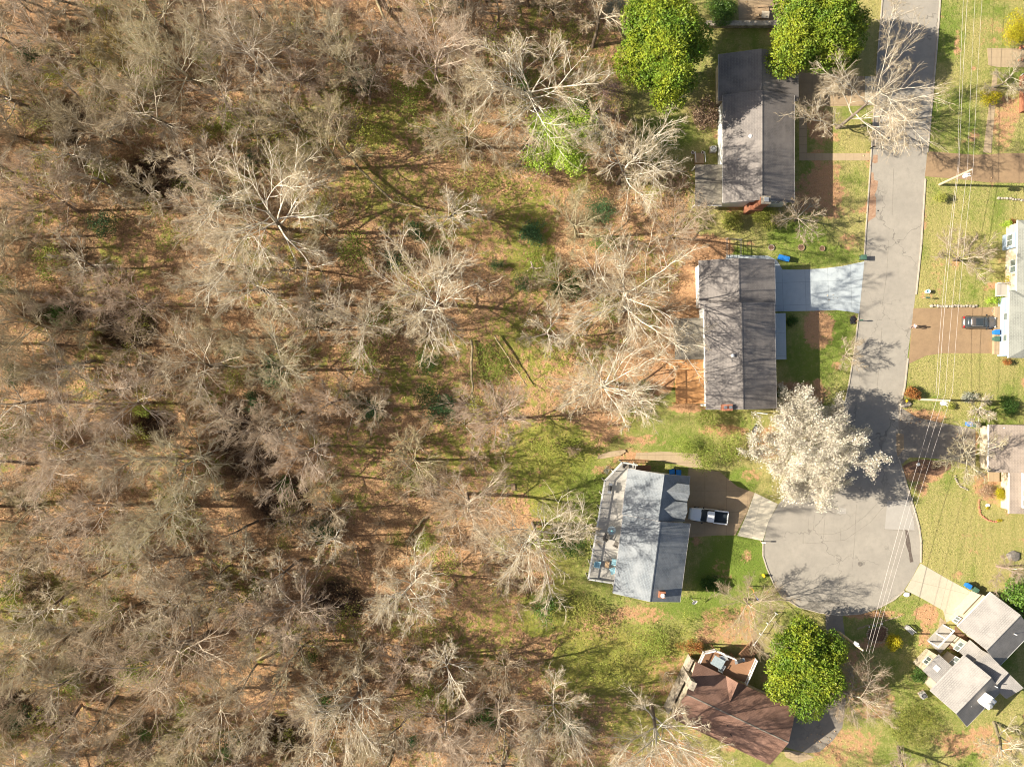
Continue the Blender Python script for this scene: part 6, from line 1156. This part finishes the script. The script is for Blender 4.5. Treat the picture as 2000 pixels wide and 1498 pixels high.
leafy('dark_shrub', 'dark purple brown shrub left of the white blossom tree', 'bush', 1560, 772, 0, 1.6, 1.7, 1.1, 18, .5, 24, .14, .04, 3, 'leaf_brown', 331); leafy('dark_shrub', 'dark green shrub against the south east corner, below the blue driveway house', 'bush', 1524, 775, 0, 1.4, .6, 1.6, 14, .4, 30, .14, .045, 3, 'leaf_deep', 332)
leafy('dark_hedge', 'dark clipped green hedge below the slate roofed house front', 'hedge', 1390, 1141, 0, 1.5, 2.2, 1.2, 26, .55, 22, .14, .05, 3, 'leaf_deep', 333); leafy('green_bush', 'bush in the shade behind the porch of the blue driveway house', 'bush', 1545, 625, 0, .9, .8, 1.0, 14, .35, 30, .12, .045, 3, 'leaf_deep', 334)
leafy('green_bush', 'shaded green shrub on the lawn corner below the stepped roof bay', 'bush', 1795, 1318, 0, 1.8, 1.3, 1.6, 18, .55, 22, .14, .045, 3, 'leaf_deep', 335); leafy('brown_thicket', 'brown leafy thicket left of the brown deck', 'bush', 1350, 1262, 0, 1.8, 2.3, 1.4, 20, .6, 14, .16, .045, 2, 'leaf_rust', 336, inner=.6)
leafy('pink_bush', 'whitish blooming sprig at the outer corner of the pale deck', 'bush', 1187, 918, 0, 2.2, .55, .65, 10, .3, 30, .12, .04, 2, 'leaf_grey', 337); leafy('yellow_tree', 'tan yellow leafed tree in the upper left woods', 'leafy tree', 215, 95, 2, 8, 4.2, 5.2, 34, 1.2, 7, .17, .05, 2, 'leaf_tan', 338, True, 5, inner=.6)
leafy('brown_thicket', 'red brown dead branch heap on the leafy ground left of the white snag', 'bush', 1035, 555, 0, 1.0, 1.0, .9, 14, .35, 20, .2, .04, 2, 'leaf_rust', 339)
# the white blossom tree
tb, cb, pts, pts4 = bare_tree(402, 10.5, 7.4, nl=16, n2=8, n3=6, n4=5, n5=3, fork=.12, trr=.024, up=.05)
rs = RS(9); sel = np.concatenate([pts, pts4[rs.rand(len(pts4)) < .9]]); sel = sel[sel[:, 2] > 1.5]; sel = sel[rs.rand(len(sel)) < min(1, 42000 / len(sel))]
Vb, Fb = leaves(rs, sel, unit(rs.normal(0, 1, sel.shape) + np.array([0, 0, .8])), .19, .09, 4, 1.1, .5); sel2 = sel[rs.rand(len(sel)) < .3]; Vg, Fg = leaves(rs, sel2, unit(rs.normal(0, 1, sel2.shape)), .12, .04, 2, .8)
bl = mesh_np('blossom', np.concatenate([Vb, Vg]), [Fb, Fg + len(Vb)], [0, 1], [M['blossom'], M['blossom_leaf']])
bl2 = lump_crown(403, 7.6, 7.2, 2.5, 9.8, 60, 1.35, 8, .2, .09, 3, M['blossom'], 'blossom', inner=.5, spread=.9)
q = P(1572, 882, 5.5); t = inst('blossom_tree', 'white blossoming tree spreading over the neck of the cul-de-sac', 'blossom tree', (q.x, q.y, 0), RAD(40), 1.0, (('trunk', tb), ('crown', cb), ('blossom', bl), ('blossom', bl2))); t.scale = (.90, .88, .95)
# fallen logs and leaning dark trunks
LOGS = [([(921, 665), (922, 740), (926, 806)], .2, 'long straight fallen trunk lying up and down in the middle woods'), ([(965, 655), (1000, 710), (1030, 755)], .13, 'thin fallen trunk slanting down right beside the vertical one'), ([(640, 240), (700, 330), (770, 395), (830, 410)], .22, 'long dark curved leaning trunk in the upper middle woods'),
        ([(840, 825), (790, 860), (760, 885)], .13, 'dark fallen branch near the yellow clearing in the middle'), ([(830, 1010), (790, 1060)], .2, 'dark thick leaning trunk left of the yellow twigged tree'), ([(620, 1380), (700, 1300), (745, 1250)], .16, 'dark slanting trunk low in the middle woods'), ([(335, 1165), (420, 1122)], .15, 'dark fallen trunk in the lower left woods'), ([(355, 1232), (425, 1195)], .16, 'dark trunk lying beside the huge radiating crown'),
        ([(270, 1470), (345, 1420)], .18, 'ivy dark fallen trunk near the bottom left'), ([(500, 1290), (600, 1230)], .15, 'slanting dark trunk right of the huge radiating crown'), ([(980, 1500), (988, 1420), (990, 1400)], .14, 'dark upright trunk at the bottom edge'), ([(600, 440), (650, 405)], .12, 'short dark log right of the broad white limbed tree'), ([(735, 0), (752, 40), (765, 85)], .22, 'pale bare trunk leaning from the top edge'), ([(905, 0), (900, 50), (880, 100)], .2, 'second leaning trunk at the top edge, right of the pale one'), ([(320, 190), (300, 215), (450, 165)], .1, 'thin crooked branch in the upper left')]
for pts_, r, lb in LOGS:
    pw = [P(u, v, .4 + (.9 * i if len(pts_) > 2 and r > .19 else .15 * i)) for i, (u, v) in enumerate(pts_)]; dn = []
    for a_, c_ in zip(pw[:-1], pw[1:]):
        for k in range(5): p = a_.lerp(c_, k / 5); p.x += rnd.uniform(-.1, .1); p.y += rnd.uniform(-.1, .1); dn.append(p)
    dn.append(pw[-1]); mb = MB(); mb.tube(dn, r, 8, r1=r * .55)
    for k in range(3): p = dn[rnd.randrange(3, len(dn) - 1)]; d_ = Vector((rnd.uniform(-1, 1), rnd.uniform(-1, 1), rnd.uniform(.1, .8))).normalized(); mb.tube([p, p + d_ * rnd.uniform(.8, 2.2), p + d_ * 2.4 + Vector((rnd.uniform(-.6, .6), rnd.uniform(-.6, .6), .4))], r * .4, 5, r1=r * .12)
    tag(mb.build('fallen_trunk', M['log'], smooth=True), lb, 'fallen trunk', 'fallen and leaning trunks')
mb = MB(); mb.tube([P(1030, 530, 1), P(1038, 522, 2), P(1048, 525, 2.4), P(1061, 522, 2.6)], .1, 7, r1=.06); mb.tube([P(1045, 545, 0), P(1040, 520, 2.4), P(1037, 511, 2.8)], .16, 7, r1=.1); tag(mb.build('broken_snag', M['deadwood'], smooth=True), 'broken white snag standing by the red brown branch heap', 'dead tree')
# undergrowth: what nobody could count
rs = RS(77); n_ = 120000; uu = rs.uniform(-60, 1380, n_); vv = rs.uniform(-40, 1540, n_); d_ = sdf_poly(uu, vv, WOODS); keep = (d_ < 0) & (rs.rand(n_) < np.where(uu < 640, 1.3, .6) * (.35 + .9 * vnoise(uu, vv, 45, 8))); uu, vv = uu[keep], vv[keep]; n_ = len(uu)
X_ = (uu - 1000) * K; Y_ = (749 - vv) * K; Zg = Z[np.clip(np.searchsorted(GYS, Y_), 0, len(GYS) - 1), np.clip(np.searchsorted(GXS, X_), 0, len(GXS) - 1)]
P0 = np.stack([X_, Y_, Zg + .02], -1); az = rs.rand(n_) * 6.28; el = rs.uniform(-.05, 1.1, n_); L = rs.uniform(.35, 1.5, n_) * np.where(rs.rand(n_) < .1, 1.8, 1); D = np.stack([np.cos(az) * np.cos(el), np.sin(az) * np.cos(el), np.sin(el)], -1); P0[:, 2] += rs.rand(n_) * .3
V, F = cones(P0, P0 + D * L[:, None], rs.uniform(.008, .022, n_)); bm_ = simple('undergrowth', (.30, .225, .145), (.13, .09, .06), .6, .95, c3=(.2, .19, .07), s3=.15)
o = bpy.data.objects.new('undergrowth', mesh_np('undergrowth', V, [F], mats=[bm_])); link(o); tag(o, 'dry twigs, stems and brush covering the woodland floor', 'undergrowth', kind='stuff')
# fallen leaves
rs = RS(78); n_ = 170000; uu = rs.uniform(-80, 2040, n_); vv = rs.uniform(-40, 1540, n_); X_ = (uu - 1000) * K; Y_ = (749 - vv) * K; gi = np.clip(np.searchsorted(GYS, Y_), 0, len(GYS) - 1), np.clip(np.searchsorted(GXS, X_), 0, len(GXS) - 1)
keep = (sdf_poly(uu, vv, west + east) > 0) & (((wood[gi] > .5) & (grass[gi] < .62)) | (soil[gi] > .5)) & (rs.rand(n_) < .3 + .9 * vnoise(uu, vv, 30, 14)) & ((sdf_poly(uu, vv, WOODS) < 0) | (rs.rand(n_) < .4)); X_, Y_, gi = X_[keep], Y_[keep], (gi[0][keep], gi[1][keep]); n_ = len(X_)
V, F = leaves(rs, np.stack([X_, Y_, Z[gi] + rs.uniform(.03, .1, n_)], -1), unit(rs.normal(0, .35, (n_, 3)) + np.array([0, 0, 1])), .2, .075, 1, .2, .35)
o = bpy.data.objects.new('fallen_leaves', mesh_np('fallen_leaves', V, [F], mats=[leafmat('fallen_leaf', (.50, .31, .15), (.26, .16, .085), (.62, .44, .25), 3, .1, .9, 0, fine=9)])); link(o); tag(o, 'brown fallen leaves strewn over the ground', 'leaves', kind='stuff')
# dry grass tufts and leaves on the lawns
n_ = 150000; uu = rs.uniform(1090, 2060, n_); vv = rs.uniform(-30, 1530, n_); X_ = (uu - 1000) * K; Y_ = (749 - vv) * K
gi = np.clip(np.searchsorted(GYS, Y_), 0, len(GYS) - 1), np.clip(np.searchsorted(GXS, X_), 0, len(GXS) - 1); keep = (grass[gi] > .6) & (soil[gi] < .4)
HARD = [west + east] + [[(1556, 142), (1713, 150), (1709, 207), (1560, 209)], [(1561, 209), (1576, 209), (1576, 300), (1703, 300), (1701, 313), (1561, 314)], [(1500, 500), (1528, 527), (1645, 520), (1688, 511), (1678, 613), (1635, 606), (1500, 609)], [(1335, 905), (1405, 921), (1440, 950), (1519, 984), (1490, 1056), (1335, 1050)], [(1784, 602), (1955, 600), (1955, 690), (1840, 690), (1774, 711)], [(1755, 793), (1790, 815), (1925, 836), (1925, 912), (1755, 897)], [(1798, 1100), (1905, 1160), (1848, 1225), (1768, 1152)], [(1806, 296), (2100, 296), (2100, 360), (1806, 345)], [(1400, 495), (1540, 495), (1540, 800), (1365, 800)], [(1925, 90), (2100, 97), (2100, 132), (1928, 128)], [(1940, 140), (1949, 140), (1936, 300), (1920, 298)], [(1612, 1196), (1655, 1200), (1700, 1350), (1640, 1440), (1575, 1475), (1520, 1452), (1600, 1330)], [(1243, 880), (1362, 884), (1374, 914), (1240, 897)], [(1440, -60), (1540, -60), (1540, 46), (1443, 46)]]
for hp in HARD: keep &= sdf_poly(uu, vv, hp) > 1.5
X_, Y_, uu, vv = X_[keep], Y_[keep], uu[keep], vv[keep]; n_ = len(X_); lw = lush[gi][keep]; az = rs.rand(n_) * 6.28; el = rs.uniform(.2, 1.3, n_); D = np.stack([np.cos(az) * np.cos(el), np.sin(az) * np.cos(el), np.sin(el)], -1); L = rs.uniform(.08, .22, n_)
V, F = cones(np.stack([X_, Y_, 0 * X_], -1), np.stack([X_, Y_, 0 * X_], -1) + D * L[:, None], rs.uniform(.02, .045, n_)); pick = rs.rand(n_) < lw * 1.1; Fr = F.reshape(n_, -1, 3)
o = bpy.data.objects.new('grass', mesh_np('grass', V, [Fr[pick].reshape(-1, 3), Fr[~pick].reshape(-1, 3)], [0, 1], [simple('grass_green', (.20, .22, .05), (.13, .17, .03), 1), simple('grass_straw', (.42, .36, .17), (.34, .30, .12), 1)])); link(o); tag(o, 'short mown grass of the lawns', 'grass', kind='stuff')

# ------------------------------------------------------------------ labels of the woodland things: by the nearest landmark
LM = [(u, v, n_) for u, v, n_ in [(1050, 150, 'tall fanned pale tree'), (1215, 315, 'white limbed tree by the lime tree'), (1235, 590, 'big bare tree over the roof'), (1200, 745, 'arching tree by the orange deck'), (505, 415, 'broad white limbed tree'), (835, 575, 'knotted white tree'), (1045, 1050, 'drooping twigged tree'),
    (905, 985, 'dark forked tree'), (800, 1150, 'drooping pale tree'), (340, 1290, 'huge radiating crown'), (690, 1385, 'wide pale grey crown'), (1300, 1440, 'tree reaching the brown roof'), (340, 120, 'whitish top crown'), (115, 870, 'pinkish crown at the edge'), (600, 880, 'pinkish crown by the dark patch'), (660, 110, 'crooked grey tree'),
    (860, 1430, 'pinkish bottom tree'), (60, 60, 'corner pinkish tree'), (230, 790, 'pinkish upper crown'), (880, 385, 'leaning brush like tree'), (62, 100, 'blue green evergreen'), (545, 958, 'vivid green bush'), (828, 765, 'green bush by the log'), (921, 735, 'long vertical log'), (1103, 272, 'bright lime tree'), (463, 235, 'lime young tree'), (105, 335, 'olive bush'), (1292, 95, 'tall dense evergreen'),
    (20, 735, 'edge evergreen bush'), (20, 1150, 'yellow green edge tree'), (10, 1420, 'grey green corner bush'), (1035, 555, 'red brown branch heap'), (215, 95, 'tan yellow tree'), (1002, 951, 'small wooden platform'), (1192, 190, 'grey pink thicket'), (285, 1435, 'ivy clump'), (1385, 365, 'flat patio roof'), (1170, 1000, 'long pale deck'), (1345, 755, 'orange deck'), (165, 640, 'small left green bush'), (700, 640, 'drooping white tree')]]
used = {}; ORD = ['nearest', 'second', 'third', 'fourth', 'fifth', 'sixth', 'seventh', 'eighth', 'ninth']
DIRS = ['right of', 'lower right of', 'below', 'lower left of', 'left of', 'upper left of', 'above', 'upper right of']
items = []
for t_, kd, u, v in AUTO:
    lu, lv, ln_ = min(LM, key=lambda l: (l[0] - u) ** 2 + (l[1] - v) ** 2); d_ = math.hypot(lu - u, lv - v); k = int(round(math.degrees(math.atan2(v - lv, u - lu)) / 45)) % 8; items.append((d_, t_, kd, DIRS[k], ln_))
for d_, t_, kd, dr_, ln_ in sorted(items, key=lambda x: x[0]):
    i = used.get((kd, dr_, ln_), 0); used[(kd, dr_, ln_)] = i + 1; t_['label'] = '%s %s, %s the %s' % (ORD[min(i, 8)], kd, dr_, ln_)
